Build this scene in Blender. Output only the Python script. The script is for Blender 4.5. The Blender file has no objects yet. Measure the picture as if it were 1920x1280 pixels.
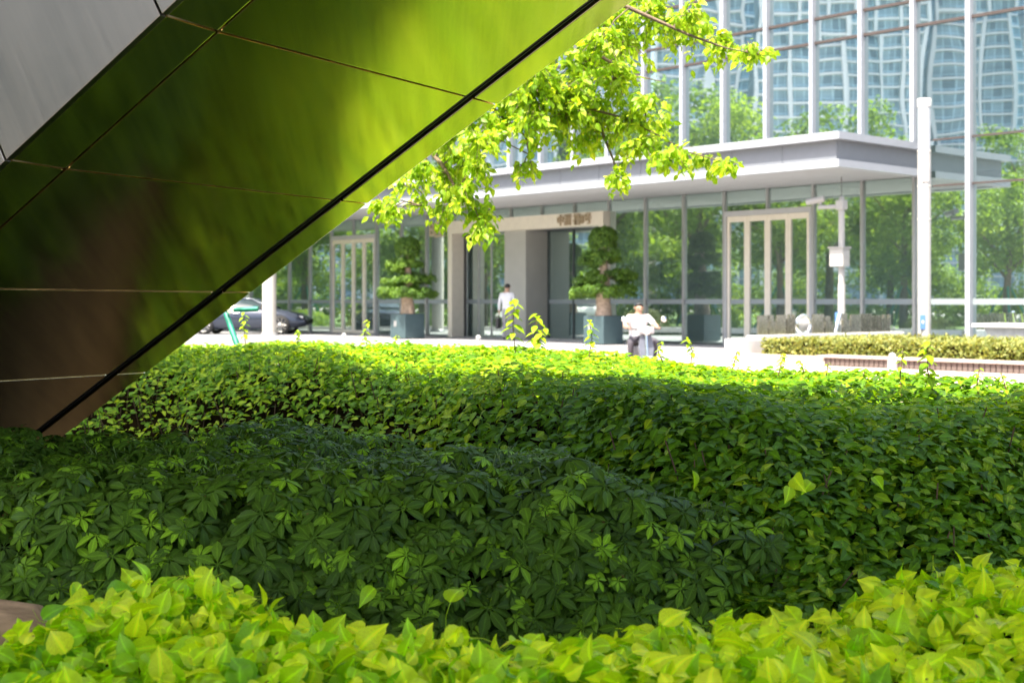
import bpy, bmesh, math, random
import numpy as np
from mathutils import Vector, Matrix

random.seed(7)
RNG = np.random.default_rng(11)
SC = bpy.context.scene
COL = SC.collection
R = math.radians

# ------------------------------------------------------------------ camera, sky, sun, exposure
FPX, HZ, CAMZ = 2500.0, 565.0, 1.2          # focal length in photo pixels, horizon row, eye height
cam_d = bpy.data.cameras.new("camera")
cam = bpy.data.objects.new("camera", cam_d); COL.objects.link(cam)
cam.location = (0, 0, CAMZ); cam.rotation_euler = (R(90), 0, 0)
cam_d.sensor_width = 36; cam_d.lens = FPX / 1920 * 36
cam_d.shift_y = -(640 - HZ) / 1920
cam_d.clip_start = 0.1; cam_d.clip_end = 3000
cam_d.dof.use_dof = True; cam_d.dof.focus_distance = 5.6; cam_d.dof.aperture_fstop = 4.0
SC.camera = cam

SUN_H = Vector((-0.62, -0.785, 0)).normalized(); SUN_EL = R(65)
SUN_DIR = Vector((SUN_H.x * math.cos(SUN_EL), SUN_H.y * math.cos(SUN_EL), math.sin(SUN_EL)))
world = bpy.data.worlds.new("World"); SC.world = world; world.use_nodes = True
wn = world.node_tree.nodes; wl = world.node_tree.links
sky = wn.new("ShaderNodeTexSky"); sky.sky_type = 'NISHITA'; sky.sun_disc = False
sky.sun_elevation = SUN_EL; sky.sun_rotation = math.atan2(SUN_H.x, SUN_H.y)
sky.air_density = 1.0; sky.dust_density = 4.5; sky.ozone_density = 1.0
wl.new(sky.outputs[0], wn["Background"].inputs[0]); wn["Background"].inputs[1].default_value = 0.15
sun_d = bpy.data.lights.new("sun", 'SUN'); sun_d.energy = 4.8; sun_d.angle = R(0.55); sun_d.color = (1, 0.92, 0.79)
sun = bpy.data.objects.new("sun", sun_d); COL.objects.link(sun)
sun.rotation_euler = (-SUN_DIR).to_track_quat('-Z', 'Y').to_euler()
SC.view_settings.view_transform = 'Standard'; SC.view_settings.look = 'None'
SC.view_settings.exposure = 1.8; SC.view_settings.gamma = 1.0
SC.view_settings.use_curve_mapping = False
cy = SC.cycles
cy.use_denoising = True; cy.caustics_reflective = False; cy.caustics_refractive = False
cy.max_bounces = 10; cy.diffuse_bounces = 4; cy.glossy_bounces = 5; cy.transparent_max_bounces = 12
cy.transmission_bounces = 5; cy.sample_clamp_indirect = 6.0

# ------------------------------------------------------------------ materials
MATS = {}
def base_mat(name):
    m = bpy.data.materials.new(name); m.use_nodes = True
    MATS[name] = m
    return m, m.node_tree.nodes, m.node_tree.links, m.node_tree.nodes["Principled BSDF"]

def pmat(name, col, rough=0.5, metal=0.0, var=0.12, scale=6.0, bump=0.0, bscale=60.0, spec=0.5):
    m, n, l, p = base_mat(name)
    tc = n.new("ShaderNodeTexCoord")
    nz = n.new("ShaderNodeTexNoise"); nz.inputs["Scale"].default_value = scale; nz.inputs["Detail"].default_value = 6
    l.new(tc.outputs["Object"], nz.inputs["Vector"])
    mp = n.new("ShaderNodeMapRange"); mp.inputs[1].default_value = 0.3; mp.inputs[2].default_value = 0.7
    mp.inputs[3].default_value = 1 - var; mp.inputs[4].default_value = 1 + var
    l.new(nz.outputs[0], mp.inputs[0])
    mx = n.new("ShaderNodeVectorMath"); mx.operation = 'SCALE'; mx.inputs[0].default_value = col[:3]
    l.new(mp.outputs[0], mx.inputs["Scale"]); l.new(mx.outputs[0], p.inputs["Base Color"])
    p.inputs["Roughness"].default_value = rough; p.inputs["Metallic"].default_value = metal
    p.inputs["Specular IOR Level"].default_value = spec
    if bump:
        n2 = n.new("ShaderNodeTexNoise"); n2.inputs["Scale"].default_value = bscale; n2.inputs["Detail"].default_value = 5
        l.new(tc.outputs["Object"], n2.inputs["Vector"])
        b = n.new("ShaderNodeBump"); b.inputs["Strength"].default_value = bump; b.inputs["Distance"].default_value = 0.01
        l.new(n2.outputs[0], b.inputs["Height"]); l.new(b.outputs[0], p.inputs["Normal"])
    return m

def leaf_mat(name, dark, mid, light, rough=0.4, transl=0.35, spec=0.4, shine=(1.5, 1.35, .5)):
    """leaf colour by age ('tint' attribute, 0 old .. 1 young), sheen and light shining through"""
    m, n, l, p = base_mat(name)
    at_ = n.new("ShaderNodeAttribute"); at_.attribute_name = "tint"
    cr = n.new("ShaderNodeValToRGB")
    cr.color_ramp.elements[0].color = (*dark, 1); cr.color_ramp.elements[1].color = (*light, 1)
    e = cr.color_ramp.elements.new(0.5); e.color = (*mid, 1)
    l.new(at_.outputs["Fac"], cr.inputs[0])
    tc = n.new("ShaderNodeTexCoord"); nz = n.new("ShaderNodeTexNoise"); nz.inputs["Scale"].default_value = 35
    l.new(tc.outputs["Object"], nz.inputs["Vector"])
    mp = n.new("ShaderNodeMapRange"); mp.inputs[1].default_value = .3; mp.inputs[2].default_value = .7
    mp.inputs[3].default_value = .8; mp.inputs[4].default_value = 1.2
    l.new(nz.outputs[0], mp.inputs[0])
    vm = n.new("ShaderNodeVectorMath"); vm.operation = 'SCALE'
    l.new(cr.outputs[0], vm.inputs[0]); l.new(mp.outputs[0], vm.inputs["Scale"])
    rb = n.new("ShaderNodeAttribute"); rb.attribute_name = "rib"
    pw = n.new("ShaderNodeMath"); pw.operation = 'POWER'; pw.inputs[1].default_value = 9; l.new(rb.outputs["Fac"], pw.inputs[0])
    pm = n.new("ShaderNodeMath"); pm.operation = 'MULTIPLY_ADD'; pm.inputs[1].default_value = .75; pm.inputs[2].default_value = 1.0; l.new(pw.outputs[0], pm.inputs[0])
    vr = n.new("ShaderNodeVectorMath"); vr.operation = 'SCALE'; l.new(vm.outputs[0], vr.inputs[0]); l.new(pm.outputs[0], vr.inputs["Scale"])
    n3 = n.new("ShaderNodeTexNoise"); n3.inputs["Scale"].default_value = 55; n3.inputs["Detail"].default_value = 2; l.new(tc.outputs["Object"], n3.inputs["Vector"])
    sp_ = n.new("ShaderNodeMapRange"); sp_.inputs[1].default_value = .70; sp_.inputs[2].default_value = .74; l.new(n3.outputs[0], sp_.inputs[0])
    mxc = n.new("ShaderNodeMixRGB"); mxc.inputs[2].default_value = (.14, .085, .025, 1); l.new(sp_.outputs[0], mxc.inputs[0]); l.new(vr.outputs[0], mxc.inputs[1])
    vm = mxc
    l.new(vm.outputs[0], p.inputs["Base Color"])
    p.inputs["Roughness"].default_value = rough; p.inputs["Specular IOR Level"].default_value = spec
    tr = n.new("ShaderNodeBsdfTranslucent")
    hv = n.new("ShaderNodeVectorMath"); hv.operation = 'MULTIPLY'; hv.inputs[1].default_value = shine
    l.new(vm.outputs[0], hv.inputs[0]); l.new(hv.outputs[0], tr.inputs["Color"])
    ms = n.new("ShaderNodeMixShader"); ms.inputs[0].default_value = transl
    l.new(p.outputs[0], ms.inputs[1]); l.new(tr.outputs[0], ms.inputs[2])
    l.new(ms.outputs[0], n["Material Output"].inputs[0])
    return m

def glass_mat(name, refl, gcol, tcol, veil=.1):
    m, n, l, p = base_mat(name)
    n.remove(p)
    g = n.new("ShaderNodeBsdfGlossy"); g.inputs["Roughness"].default_value = 0.0; g.inputs["Color"].default_value = (*gcol, 1)
    t = n.new("ShaderNodeBsdfTransparent"); t.inputs["Color"].default_value = (*tcol, 1)
    fr = n.new("ShaderNodeFresnel"); fr.inputs["IOR"].default_value = 1.5
    mp = n.new("ShaderNodeMapRange"); mp.inputs[1].default_value = 0; mp.inputs[2].default_value = 1
    mp.inputs[3].default_value = refl; mp.inputs[4].default_value = 1.0
    l.new(fr.outputs[0], mp.inputs[0])
    ms = n.new("ShaderNodeMixShader"); l.new(mp.outputs[0], ms.inputs[0])
    l.new(t.outputs[0], ms.inputs[1]); l.new(g.outputs[0], ms.inputs[2])
    df = n.new("ShaderNodeBsdfDiffuse"); df.inputs["Color"].default_value = (.46, .66, .64, 1)      # pale veil: haze and interior light painted in, plus body colour
    md = n.new("ShaderNodeMixShader"); md.inputs[0].default_value = veil; l.new(ms.outputs[0], md.inputs[1]); l.new(df.outputs[0], md.inputs[2]); ms = md
    l.new(ms.outputs[0], n["Material Output"].inputs[0])
    return m

def steel_mat(name, col, r0, r1, ang=0.0, aniso=0.0, arot=0.0, svec=(1.1, 26, 26), amp=(.84, 1.08)):
    """brushed steel: streaks run along the direction ang (radians, in the object's xy)"""
    m, n, l, p = base_mat(name)
    p.inputs["Metallic"].default_value = 1.0
    tc = n.new("ShaderNodeTexCoord"); ro = n.new("ShaderNodeMapping"); ro.inputs["Rotation"].default_value = (0, 0, -ang)
    l.new(tc.outputs["Object"], ro.inputs[0])
    sc = n.new("ShaderNodeMapping"); sc.inputs["Scale"].default_value = svec; l.new(ro.outputs[0], sc.inputs[0])
    nz = n.new("ShaderNodeTexNoise"); nz.inputs["Scale"].default_value = 1.0; nz.inputs["Detail"].default_value = 8; nz.inputs["Roughness"].default_value = .65
    l.new(sc.outputs[0], nz.inputs["Vector"])
    n2 = n.new("ShaderNodeTexNoise"); n2.inputs["Scale"].default_value = 1.9; n2.inputs["Detail"].default_value = 8
    l.new(tc.outputs["Object"], n2.inputs["Vector"])
    add = n.new("ShaderNodeMath"); add.operation = 'ADD'; l.new(nz.outputs[0], add.inputs[0]); l.new(n2.outputs[0], add.inputs[1])
    mr = n.new("ShaderNodeMapRange"); mr.inputs[1].default_value = .7; mr.inputs[2].default_value = 1.3
    mr.inputs[3].default_value = r0; mr.inputs[4].default_value = r1
    l.new(add.outputs[0], mr.inputs[0]); l.new(mr.outputs[0], p.inputs["Roughness"])
    mc = n.new("ShaderNodeMapRange"); mc.inputs[1].default_value = .3; mc.inputs[2].default_value = .7
    mc.inputs[3].default_value, mc.inputs[4].default_value = amp
    l.new(nz.outputs[0], mc.inputs[0])
    vm = n.new("ShaderNodeVectorMath"); vm.operation = 'SCALE'; vm.inputs[0].default_value = col
    l.new(mc.outputs[0], vm.inputs["Scale"]); l.new(vm.outputs[0], p.inputs["Base Color"])
    b = n.new("ShaderNodeBump"); b.inputs["Strength"].default_value = .06; b.inputs["Distance"].default_value = .004
    l.new(nz.outputs[0], b.inputs["Height"]); l.new(b.outputs[0], p.inputs["Normal"])
    if aniso:
        p.inputs["Anisotropic"].default_value = aniso; p.inputs["Anisotropic Rotation"].default_value = arot
        vt = n.new("ShaderNodeVectorTransform"); vt.vector_type = 'VECTOR'; vt.convert_from = 'OBJECT'; vt.convert_to = 'WORLD'
        vt.inputs[0].default_value = (math.cos(ang), math.sin(ang), 0); l.new(vt.outputs[0], p.inputs["Tangent"])
    return m

M = MATS
steel_mat("soffit_steel", (.98, .78, .42), .11, .20, math.atan2(-.803, .595), .42)
steel_mat("side_steel", (.235, .212, .176), .26, .40, svec=(26, 26, 1.1), amp=(.93, 1.04))
steel_mat("screen_steel", (.42, .40, .36), .15, .35)
pmat("dark_channel", (.03, .028, .025), .5)
pmat("sealant", (.42, .34, .25), .7)
pmat("core_dark", (.02, .018, .016), .8)
pmat("ground_concrete", (.32, .30, .285), .9, var=.12, scale=.4, bump=.2, bscale=40)
pmat("plaza_granite", (.27, .27, .28), .7, var=.12, scale=1.2)
pmat("pink_granite", (.40, .315, .275), .8, var=.12, scale=3)
pmat("white_granite", (.60, .59, .57), .7, var=.06, scale=4)
pmat("grey_granite", (.42, .43, .43), .6, var=.14, scale=9)
pmat("soil", (.048, .034, .019), 1.0, var=.5, scale=14, spec=.05)
pmat("twig_dark", (.012, .009, .004), 1.0, var=.5, scale=18, spec=0)
pmat("twig_bark", (.10, .055, .03), .9, var=.3, scale=20)
pmat("green_stem", (.12, .20, .03), .6, var=.2, scale=10)
pmat("bark", (.16, .115, .08), .9, var=.3, scale=9, bump=.6, bscale=30)
pmat("pale_bark", (.42, .31, .23), .9, var=.3, scale=12, bump=.5, bscale=30)
pmat("sandstone", (.40, .27, .15), .95, spec=.05, var=.45, scale=7, bump=.5, bscale=50)
pmat("white_metal", (.35, .37, .405), .4, var=.03)
pmat("silver_metal", (.40, .40, .41), .35, metal=.5, var=.04)
pmat("canopy_grey", (.175, .185, .205), .5, var=.03)
pmat("soffit_white", (.42, .43, .44), .6, var=.03)
pmat("transom_brown", (.065, .05, .045), .5)
pmat("champagne", (.76, .70, .60), .35, metal=.1, var=.04)
pmat("letter_gold", (.60, .50, .36), .4, metal=.4, var=.03)
pmat("letter_brown", (.42, .33, .22), .5, metal=.2, var=.03)
pmat("pillar_grey", (.40, .40, .37), .6, var=.05, scale=2)
pmat("interior_floor", (.50, .52, .50), .4)
pmat("interior_wall", (.55, .60, .58), .8, var=.1, scale=.3)
pmat("interior_dark", (.06, .075, .075), .7)
pmat("frosted_film", (.24, .28, .29), .6, var=.03)
pmat("white_panel", (.6, .61, .62), .5, var=.02)
pmat("planter_teal", (.055, .09, .10), .45, var=.08)
pmat("concrete_column", (.55, .52, .46), .8, var=.1, scale=2)
pmat("pole_white", (.42, .41, .39), .4, var=.02)
pmat("lamp_diffuser", (.42, .44, .46), .2, var=.02)
pmat("dark_grey", (.09, .09, .095), .5)
pmat("prop_green", (.01, .20, .13), .5, var=.2)
pmat("slat_brown", (.13, .098, .086), .7, var=.12, scale=5)
pmat("sign_blue", (.10, .22, .55), .5)
pmat("sign_yellow", (.75, .65, .2), .5)
pmat("car_paint", (.045, .055, .08), .2, metal=.35, var=.02)
pmat("car_white", (.75, .74, .71), .25, var=.02)
pmat("tyre", (.02, .02, .02), .8)
pmat("rim", (.55, .54, .52), .3, metal=.9)
pmat("car_glass", (.03, .045, .05), .08, var=.02)
pmat("car_lamp", (.8, .8, .8), .15, var=.02)
pmat("scooter_white", (.30, .31, .33), .3, var=.02)
pmat("scooter_grey", (.11, .12, .15), .35)
pmat("black_plastic", (.025, .025, .027), .5)
pmat("chrome", (.8, .8, .8), .12, metal=1, var=.02)
pmat("skin", (.42, .25, .17), .55, var=.05)
pmat("shirt_white", (.62, .63, .66), .8, var=.04, scale=12)
pmat("trousers_grey", (.30, .30, .32), .85, var=.08, scale=12)
pmat("trousers_dark", (.06, .055, .07), .85, var=.08, scale=12)
pmat("hair_black", (.012, .011, .010), .55, var=.2, scale=60)
pmat("shoe_black", (.02, .02, .02), .4)
pmat("lawn", (.09, .15, .03), .9, var=.3, scale=1.2)
pmat("tower_glass", (.33, .46, .53), .3, var=.25, scale=.25)
def _windows(m):          # window grid of towers too far off to build pane by pane
    n, l = m.node_tree.nodes, m.node_tree.links; p = n["Principled BSDF"]; src = p.inputs["Base Color"].links[0].from_socket
    tc = n.new("ShaderNodeTexCoord"); sx = n.new("ShaderNodeSeparateXYZ"); cx = n.new("ShaderNodeCombineXYZ"); l.new(tc.outputs["Object"], sx.inputs[0])
    l.new(sx.outputs[0], cx.inputs[0]); l.new(sx.outputs[2], cx.inputs[1])
    br = n.new("ShaderNodeTexBrick"); br.offset = 0; br.inputs["Scale"].default_value = 1; br.inputs["Brick Width"].default_value = 1.55; br.inputs["Row Height"].default_value = 3.05
    br.inputs["Mortar Size"].default_value = .12; br.inputs["Color1"].default_value = (1,1,1,1); br.inputs["Color2"].default_value = (.45,.5,.55,1); br.inputs["Mortar"].default_value = (1.5,1.45,1.4,1); br.inputs["Bias"].default_value = -.1
    l.new(cx.outputs[0], br.inputs["Vector"])
    mu = n.new("ShaderNodeVectorMath"); mu.operation = 'MULTIPLY'; l.new(src, mu.inputs[0]); l.new(br.outputs[0], mu.inputs[1]); l.new(mu.outputs[0], p.inputs["Base Color"])
_windows(MATS["tower_glass"])
pmat("tower_white", (.80, .80, .78), .6, var=.04, scale=.1)
pmat("shade_deck_concrete", (.30, .29, .28), .8, var=.1, scale=.5)
glass_mat("facade_glass", .66, (.82, .97, .98), (.46, .64, .63), .035)
glass_mat("ground_glass", .56, (.84, 1.0, .95), (.68, .80, .77), .10)
leaf_mat("schefflera", (.040, .088, .010), (.078, .165, .012), (.23, .44, .018), rough=.44, transl=.28, spec=.14)
leaf_mat("shrub_leaf", (.050, .125, .007), (.115, .26, .008), (.33, .45, .014), rough=.48, transl=.42, spec=.15)
leaf_mat("pothos", (.12, .32, .005), (.35, .60, .005), (.72, .78, .015), rough=.42, transl=.40, spec=.3, shine=(1.22, 1.32, .5))
leaf_mat("tree_leaf", (.11, .23, .010), (.22, .38, .016), (.44, .56, .05), rough=.42, transl=.56, spec=.3)
leaf_mat("clipped_hedge", (.10, .14, .03), (.20, .23, .05), (.36, .34, .09), rough=.5, transl=.35)
leaf_mat("topiary_leaf", (.03, .075, .009), (.07, .15, .012), (.16, .27, .025), rough=.5, transl=.25)
leaf_mat("far_leaf", (.08, .16, .025), (.18, .29, .04), (.31, .43, .07), rough=.5, transl=.5, spec=.25)

# ------------------------------------------------------------------ mesh helpers
def link(o, parent=None):
    COL.objects.link(o)
    if parent is not None: o.parent = parent
    return o

def tag(o, label=None, cat=None, group=None, kind=None):
    if label: o["label"] = label
    if cat: o["category"] = cat
    if group: o["group"] = group
    if kind: o["kind"] = kind
    return o

def empty(name, loc=(0, 0, 0), rz=0.0, parent=None):
    o = bpy.data.objects.new(name, None); o.empty_display_size = .1
    o.location = loc; o.rotation_euler = (0, 0, rz)
    return link(o, parent)

class MB:
    """collects shapes of one part, builds them as one mesh"""
    def __init__(s): s.v = []; s.f = []; s.sm = []
    def add(s, vs, fs, smooth=False):
        k = len(s.v); s.v += [tuple(v) for v in vs]; s.f += [tuple(i + k for i in f) for f in fs]; s.sm += [smooth] * len(fs)
        return s
    def box(s, x0, x1, y0, y1, z0, z1):
        return s.add([(x0,y0,z0),(x1,y0,z0),(x1,y1,z0),(x0,y1,z0),(x0,y0,z1),(x1,y0,z1),(x1,y1,z1),(x0,y1,z1)],
                     [(0,3,2,1),(4,5,6,7),(0,1,5,4),(1,2,6,5),(2,3,7,6),(3,0,4,7)])
    def prism(s, poly, z0, z1):
        n = len(poly)
        return s.add([(x,y,z0) for x,y in poly] + [(x,y,z1) for x,y in poly],
                     [tuple(range(n))[::-1], tuple(range(n,2*n))] + [(i,(i+1)%n,n+(i+1)%n,n+i) for i in range(n)])
    def tube(s, pts, rad, n=8, cap=True):
        pts = [Vector(p) for p in pts]
        if not hasattr(rad, '__len__'): rad = [rad] * len(pts)
        vs, fs = [], []; prev = None
        for i, p in enumerate(pts):
            t = (pts[min(i+1, len(pts)-1)] - pts[max(i-1, 0)]).normalized()
            a = prev if prev is not None else (Vector((1,0,0)) if abs(t.x) < .8 else Vector((0,1,0)))
            a = (a - t * a.dot(t)).normalized(); prev = a; b = t.cross(a)
            for k in range(n):
                w = 2*math.pi*k/n; vs.append(p + (a*math.cos(w) + b*math.sin(w)) * rad[i])
        for i in range(len(pts)-1):
            for k in range(n):
                fs.append((i*n+k, i*n+(k+1)%n, (i+1)*n+(k+1)%n, (i+1)*n+k))
        s.add(vs, fs, True)
        if cap:
            s.add(vs[:n], [tuple(range(n))[::-1]]); s.add(vs[-n:], [tuple(range(n))])
        return s
    def lathe(s, prof, n=20, c=(0,0,0)):
        vs, fs = [], []
        for r, z in prof:
            for k in range(n):
                w = 2*math.pi*k/n; vs.append((c[0]+r*math.cos(w), c[1]+r*math.sin(w), c[2]+z))
        for i in range(len(prof)-1):
            for k in range(n): fs.append((i*n+k, i*n+(k+1)%n, (i+1)*n+(k+1)%n, (i+1)*n+k))
        return s.add(vs, fs, True)
    def mesh(s, name, mat, bevel=0):
        me = bpy.data.meshes.new(name); me.from_pydata(s.v, [], s.f)
        if any(s.sm): me.polygons.foreach_set("use_smooth", s.sm)
        if bevel:
            bm = bmesh.new(); bm.from_mesh(me)
            bmesh.ops.remove_doubles(bm, verts=bm.verts, dist=1e-5)
            bmesh.ops.bevel(bm, geom=bm.edges[:], offset=bevel, segments=2, affect='EDGES', profile=.6)
            bm.to_mesh(me); bm.free()
        me.materials.append(M[mat]); me.update()
        return me
    def build(s, name, mat, parent=None, bevel=0, loc=None, rz=None):
        o = bpy.data.objects.new(name, s.mesh(name, mat, bevel)); link(o, parent)
        if loc is not None: o.location = loc
        if rz is not None: o.rotation_euler[2] = rz
        return o

def copy_obj(o, name, parent, loc=None, rot=None, scale=None):
    c = bpy.data.objects.new(name, o if isinstance(o, bpy.types.Mesh) else o.data)
    COL.objects.link(c); c.parent = parent
    if loc is not None: c.location = loc
    if rot is not None: c.rotation_euler = rot
    if scale is not None: c.scale = (scale, scale, scale) if not hasattr(scale, '__len__') else scale
    return c

def at(px, py, D):
    """the place D metres ahead that the photograph shows at pixel px, py"""
    return Vector(((px-960)/FPX*D, D, CAMZ + (HZ-py)/FPX*D))

def np_mesh(name, V, T, mat, tint=None, smooth=True, rib=None):
    me = bpy.data.meshes.new(name)
    V = np.ascontiguousarray(V, np.float32); T = np.ascontiguousarray(T, np.int32)
    me.vertices.add(len(V)); me.vertices.foreach_set("co", V.ravel())
    me.loops.add(T.size); me.loops.foreach_set("vertex_index", T.ravel())
    me.polygons.add(len(T)); me.polygons.foreach_set("loop_start", np.arange(0, T.size, 3, dtype=np.int32))
    me.update(calc_edges=True)
    if smooth: me.polygons.foreach_set("use_smooth", np.ones(len(T), bool))
    if tint is not None:
        a = me.attributes.new("tint", 'FLOAT', 'POINT'); a.data.foreach_set("value", np.ascontiguousarray(tint, np.float32))
    if rib is not None:
        a = me.attributes.new("rib", 'FLOAT', 'POINT'); a.data.foreach_set("value", np.ascontiguousarray(rib, np.float32))
    me.materials.append(M[mat])
    return me

# ---- leaves: axis +Y from the stalk, upper face +Z, length 1
def blade(stations, fold=.18, droop=.25, y0=0.0, tip=True):
    """stations: (t, halfwidth); folded along the midrib, arching down to the tip"""
    V, T, prev = [], [], None
    for t, w in stations:
        y = y0 + t*(1-y0)*(1-.12*droop*t); z = -droop*t*t*.55
        if w <= 1e-6: V.append((0, y, z)); cur = (len(V)-1,)
        else:
            V += [(-w, y, z+fold*w), (0, y, z), (w, y, z+fold*w)]; cur = (len(V)-3, len(V)-2, len(V)-1)
        if prev:
            if len(prev) == 3 and len(cur) == 3:
                T += [(prev[0],prev[1],cur[1]),(prev[0],cur[1],cur[0]),(prev[1],prev[2],cur[2]),(prev[1],cur[2],cur[1])]
            elif len(prev) == 1: T += [(prev[0],cur[1],cur[0]),(prev[0],cur[2],cur[1])]
            else: T += [(prev[0],prev[1],cur[0]),(prev[1],prev[2],cur[0])]
        prev = cur
    V = np.array(V, float); return V, np.array(T, int), (np.abs(V[:,0]) < 1e-6).astype(float)

OVATE = blade([(0,0),(.12,.15),(.32,.27),(.58,.24),(.82,.11),(1,0)], .22, .45)
OVATE_SIMPLE = blade([(0,0),(.35,.28),(.7,.2),(1,0)], .2, .4)
HEART = blade([(-.10,.0),(-.06,.22),(.10,.37),(.32,.40),(.56,.31),(.80,.14),(1.04,0)], .30, .55)
HEART_FLAT = blade([(-.10,.0),(-.06,.22),(.10,.38),(.32,.42),(.56,.33),(.80,.15),(1.04,0)], .12, .95)
def stalked(t):
    V, T, B = t; k = len(V)
    return (np.vstack([V, [(-.014,.05,-.005),(.014,.05,-.005),(.012,-.45,-.35),(-.012,-.45,-.35),(.010,-.6,-1.0),(-.010,-.6,-1.0)]]),
            np.vstack([T, [(k,k+1,k+2),(k,k+2,k+3),(k+3,k+2,k+4),(k+3,k+4,k+5)]]), np.concatenate([B, np.ones(6)*.6]))
HEART, HEART_FLAT = stalked(HEART), stalked(HEART_FLAT)
SMALL = blade([(0,0),(.5,.28),(1,0)], .2, .3)

def whorl(n, seed, droop=.35, spread=1.0):
    """a palmate leaf: n leaflets round the end of one stalk; centre at origin, upper face +Z"""
    r = random.Random(seed); V, T, B = [], [], []; k = 0
    lv, lt, lr = blade([(.0,.012),(.14,.016),(.34,.13),(.60,.185),(.84,.12),(1,0)], .22, .5)
    for i in range(n):
        a = 2*math.pi*(i + r.uniform(-.16,.16))/n
        L = r.uniform(.82,1.08)*spread; p = -r.uniform(.10,.75)*droop + r.uniform(-.15,.2)
        Mx = Matrix.Rotation(a, 3, 'Z') @ Matrix.Rotation(p, 3, 'X') @ Matrix.Rotation(r.uniform(-.35,.35), 3, 'Y')
        V.append((lv*L) @ np.array(Mx).T); T.append(lt + k); B.append(lr); k += len(lv)
    # the stalk below
    s = np.array([(-.012,0,0),(.012,0,0),(.012,-.15,-.9),(-.012,-.15,-.9)]); V.append(s); T.append(np.array([(0,1,2),(0,2,3)]) + k)
    B.append(np.ones(4)); return np.vstack(V), np.vstack(T), np.concatenate(B)

def frames(nrm, dirv):
    z = nrm/np.linalg.norm(nrm, axis=1, keepdims=True)
    y = dirv - (dirv*z).sum(1, keepdims=True)*z; y /= np.linalg.norm(y, axis=1, keepdims=True) + 1e-9
    x = np.cross(y, z)
    return np.stack([x, y, z], axis=2)      # columns

def scatter(name, tmpls, pos, Rm, scl, tint, mat, parent=None, origin=(0,0,0), kind="stuff"):
    """many leaves as one part"""
    which = RNG.integers(0, len(tmpls), len(pos)); Vs, Ts, Cs, Bs = [], [], [], []; k = 0
    for i, (tv, tt, tb) in enumerate(tmpls):
        idx = np.where(which == i)[0]
        if not len(idx): continue
        V = np.einsum('nij,vj->nvi', Rm[idx]*scl[idx][:,None,None], tv) + (pos[idx] - np.array(origin))[:,None,:]
        T = tt[None] + (np.arange(len(idx))*len(tv))[:,None,None] + k
        Vs.append(V.reshape(-1,3)); Ts.append(T.reshape(-1,3)); Cs.append(np.repeat(tint[idx], len(tv))); Bs.append(np.tile(tb, len(idx))); k += len(idx)*len(tv)
    me = np_mesh(name, np.vstack(Vs), np.vstack(Ts), mat, np.concatenate(Cs), rib=np.concatenate(Bs))
    o = bpy.data.objects.new(name, me); link(o, parent)
    if kind: o["kind"] = kind
    return o

def leaf_children(name, tmpls, pos, Rm, scl, tint, mat, parent, origin=(0,0,0), levels=6):
    """single leaves, one object each, sharing a few meshes"""
    meshes = {}
    for i in range(len(pos)):
        q = min(levels-1, int(tint[i]*levels)); w = i % len(tmpls)
        if (w, q) not in meshes:
            tv, tt, tb = tmpls[w]; meshes[w, q] = np_mesh(name, tv, tt, mat, np.full(len(tv), (q+.5)/levels), rib=tb)
        o = bpy.data.objects.new(name, meshes[w, q]); COL.objects.link(o); o.parent = parent
        m4 = Matrix(Rm[i].tolist()).to_4x4(); 
        o.matrix_local = Matrix.Translation(Vector(pos[i]) - Vector(origin)) @ m4 @ Matrix.Diagonal((*(scl[i],)*3, 1))

def rand_unit(n):
    v = RNG.normal(size=(n,3)); return v/np.linalg.norm(v, axis=1, keepdims=True)

def vnoise(x, y, f, seed):
    """smooth value noise, -1..1"""
    r = np.random.default_rng(seed).random((64,64))*2-1
    u, v = x*f, y*f; iu, iv = np.floor(u).astype(int), np.floor(v).astype(int); a, b = u-iu, v-iv
    a = a*a*(3-2*a); b = b*b*(3-2*b); g = lambda i, j: r[i % 64, j % 64]
    return (g(iu,iv)*(1-a)+g(iu+1,iv)*a)*(1-b) + (g(iu,iv+1)*(1-a)+g(iu+1,iv+1)*a)*b

def sstep(t): t = np.clip(t, 0, 1); return t*t*(3-2*t)

# ------------------------------------------------------------------ building frame: local x along the facade, y inwards, z up
F0 = Vector((-6.87, 50.8, 0)); ES = Vector((.6706, -.7418, 0)); NF = Vector((-.7418, -.6706, 0)); BROT = math.atan2(-.7418, .6706)
MOD = 1.461
def sm(i): return (i-2)*MOD
def loc_w(s, w, z=0.0): return F0 + ES*s + NF*w + Vector((0,0,z))

# ================================================================== the ground
tag(MB().box(-700, 700, -700, 700, -.8, -.22).build("ground", "ground_concrete"), kind="structure")
def fac_poly(s0, s1, w0, w1): return [tuple(loc_w(*p)[:2]) for p in ((s0,w0),(s1,w0),(s1,w1),(s0,w1))]
tag(MB().prism(fac_poly(-40, 60, 6.2, -.02)[::-1], -.5, .0).build("plaza_pavement", "plaza_granite"), kind="structure")
tag(MB().prism(fac_poly(24.2, 60, 13.5, 6.23)[::-1], -.5, .004).build("pink_footpath", "pink_granite"), kind="structure")
tag(MB().prism([(-120,8),(-12.5,8),(-13.8,75),(-120,75)], -.3, .03).build("lawn", "lawn"), kind="structure")

# ================================================================== office building
bld = empty("office_building", F0, BROT)
tag(bld, "glass fronted office block with white fins and a deep grey entrance canopy", "building")
CAN_S1 = 25.29; CAN_P = 3.875; I0, I1 = -6, 25
Z_SOF, Z_TR = 4.18, [7.87, 8.49, 9.59, 12.4, 13.0, 14.1]; ZTOP = 14.1
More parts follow.
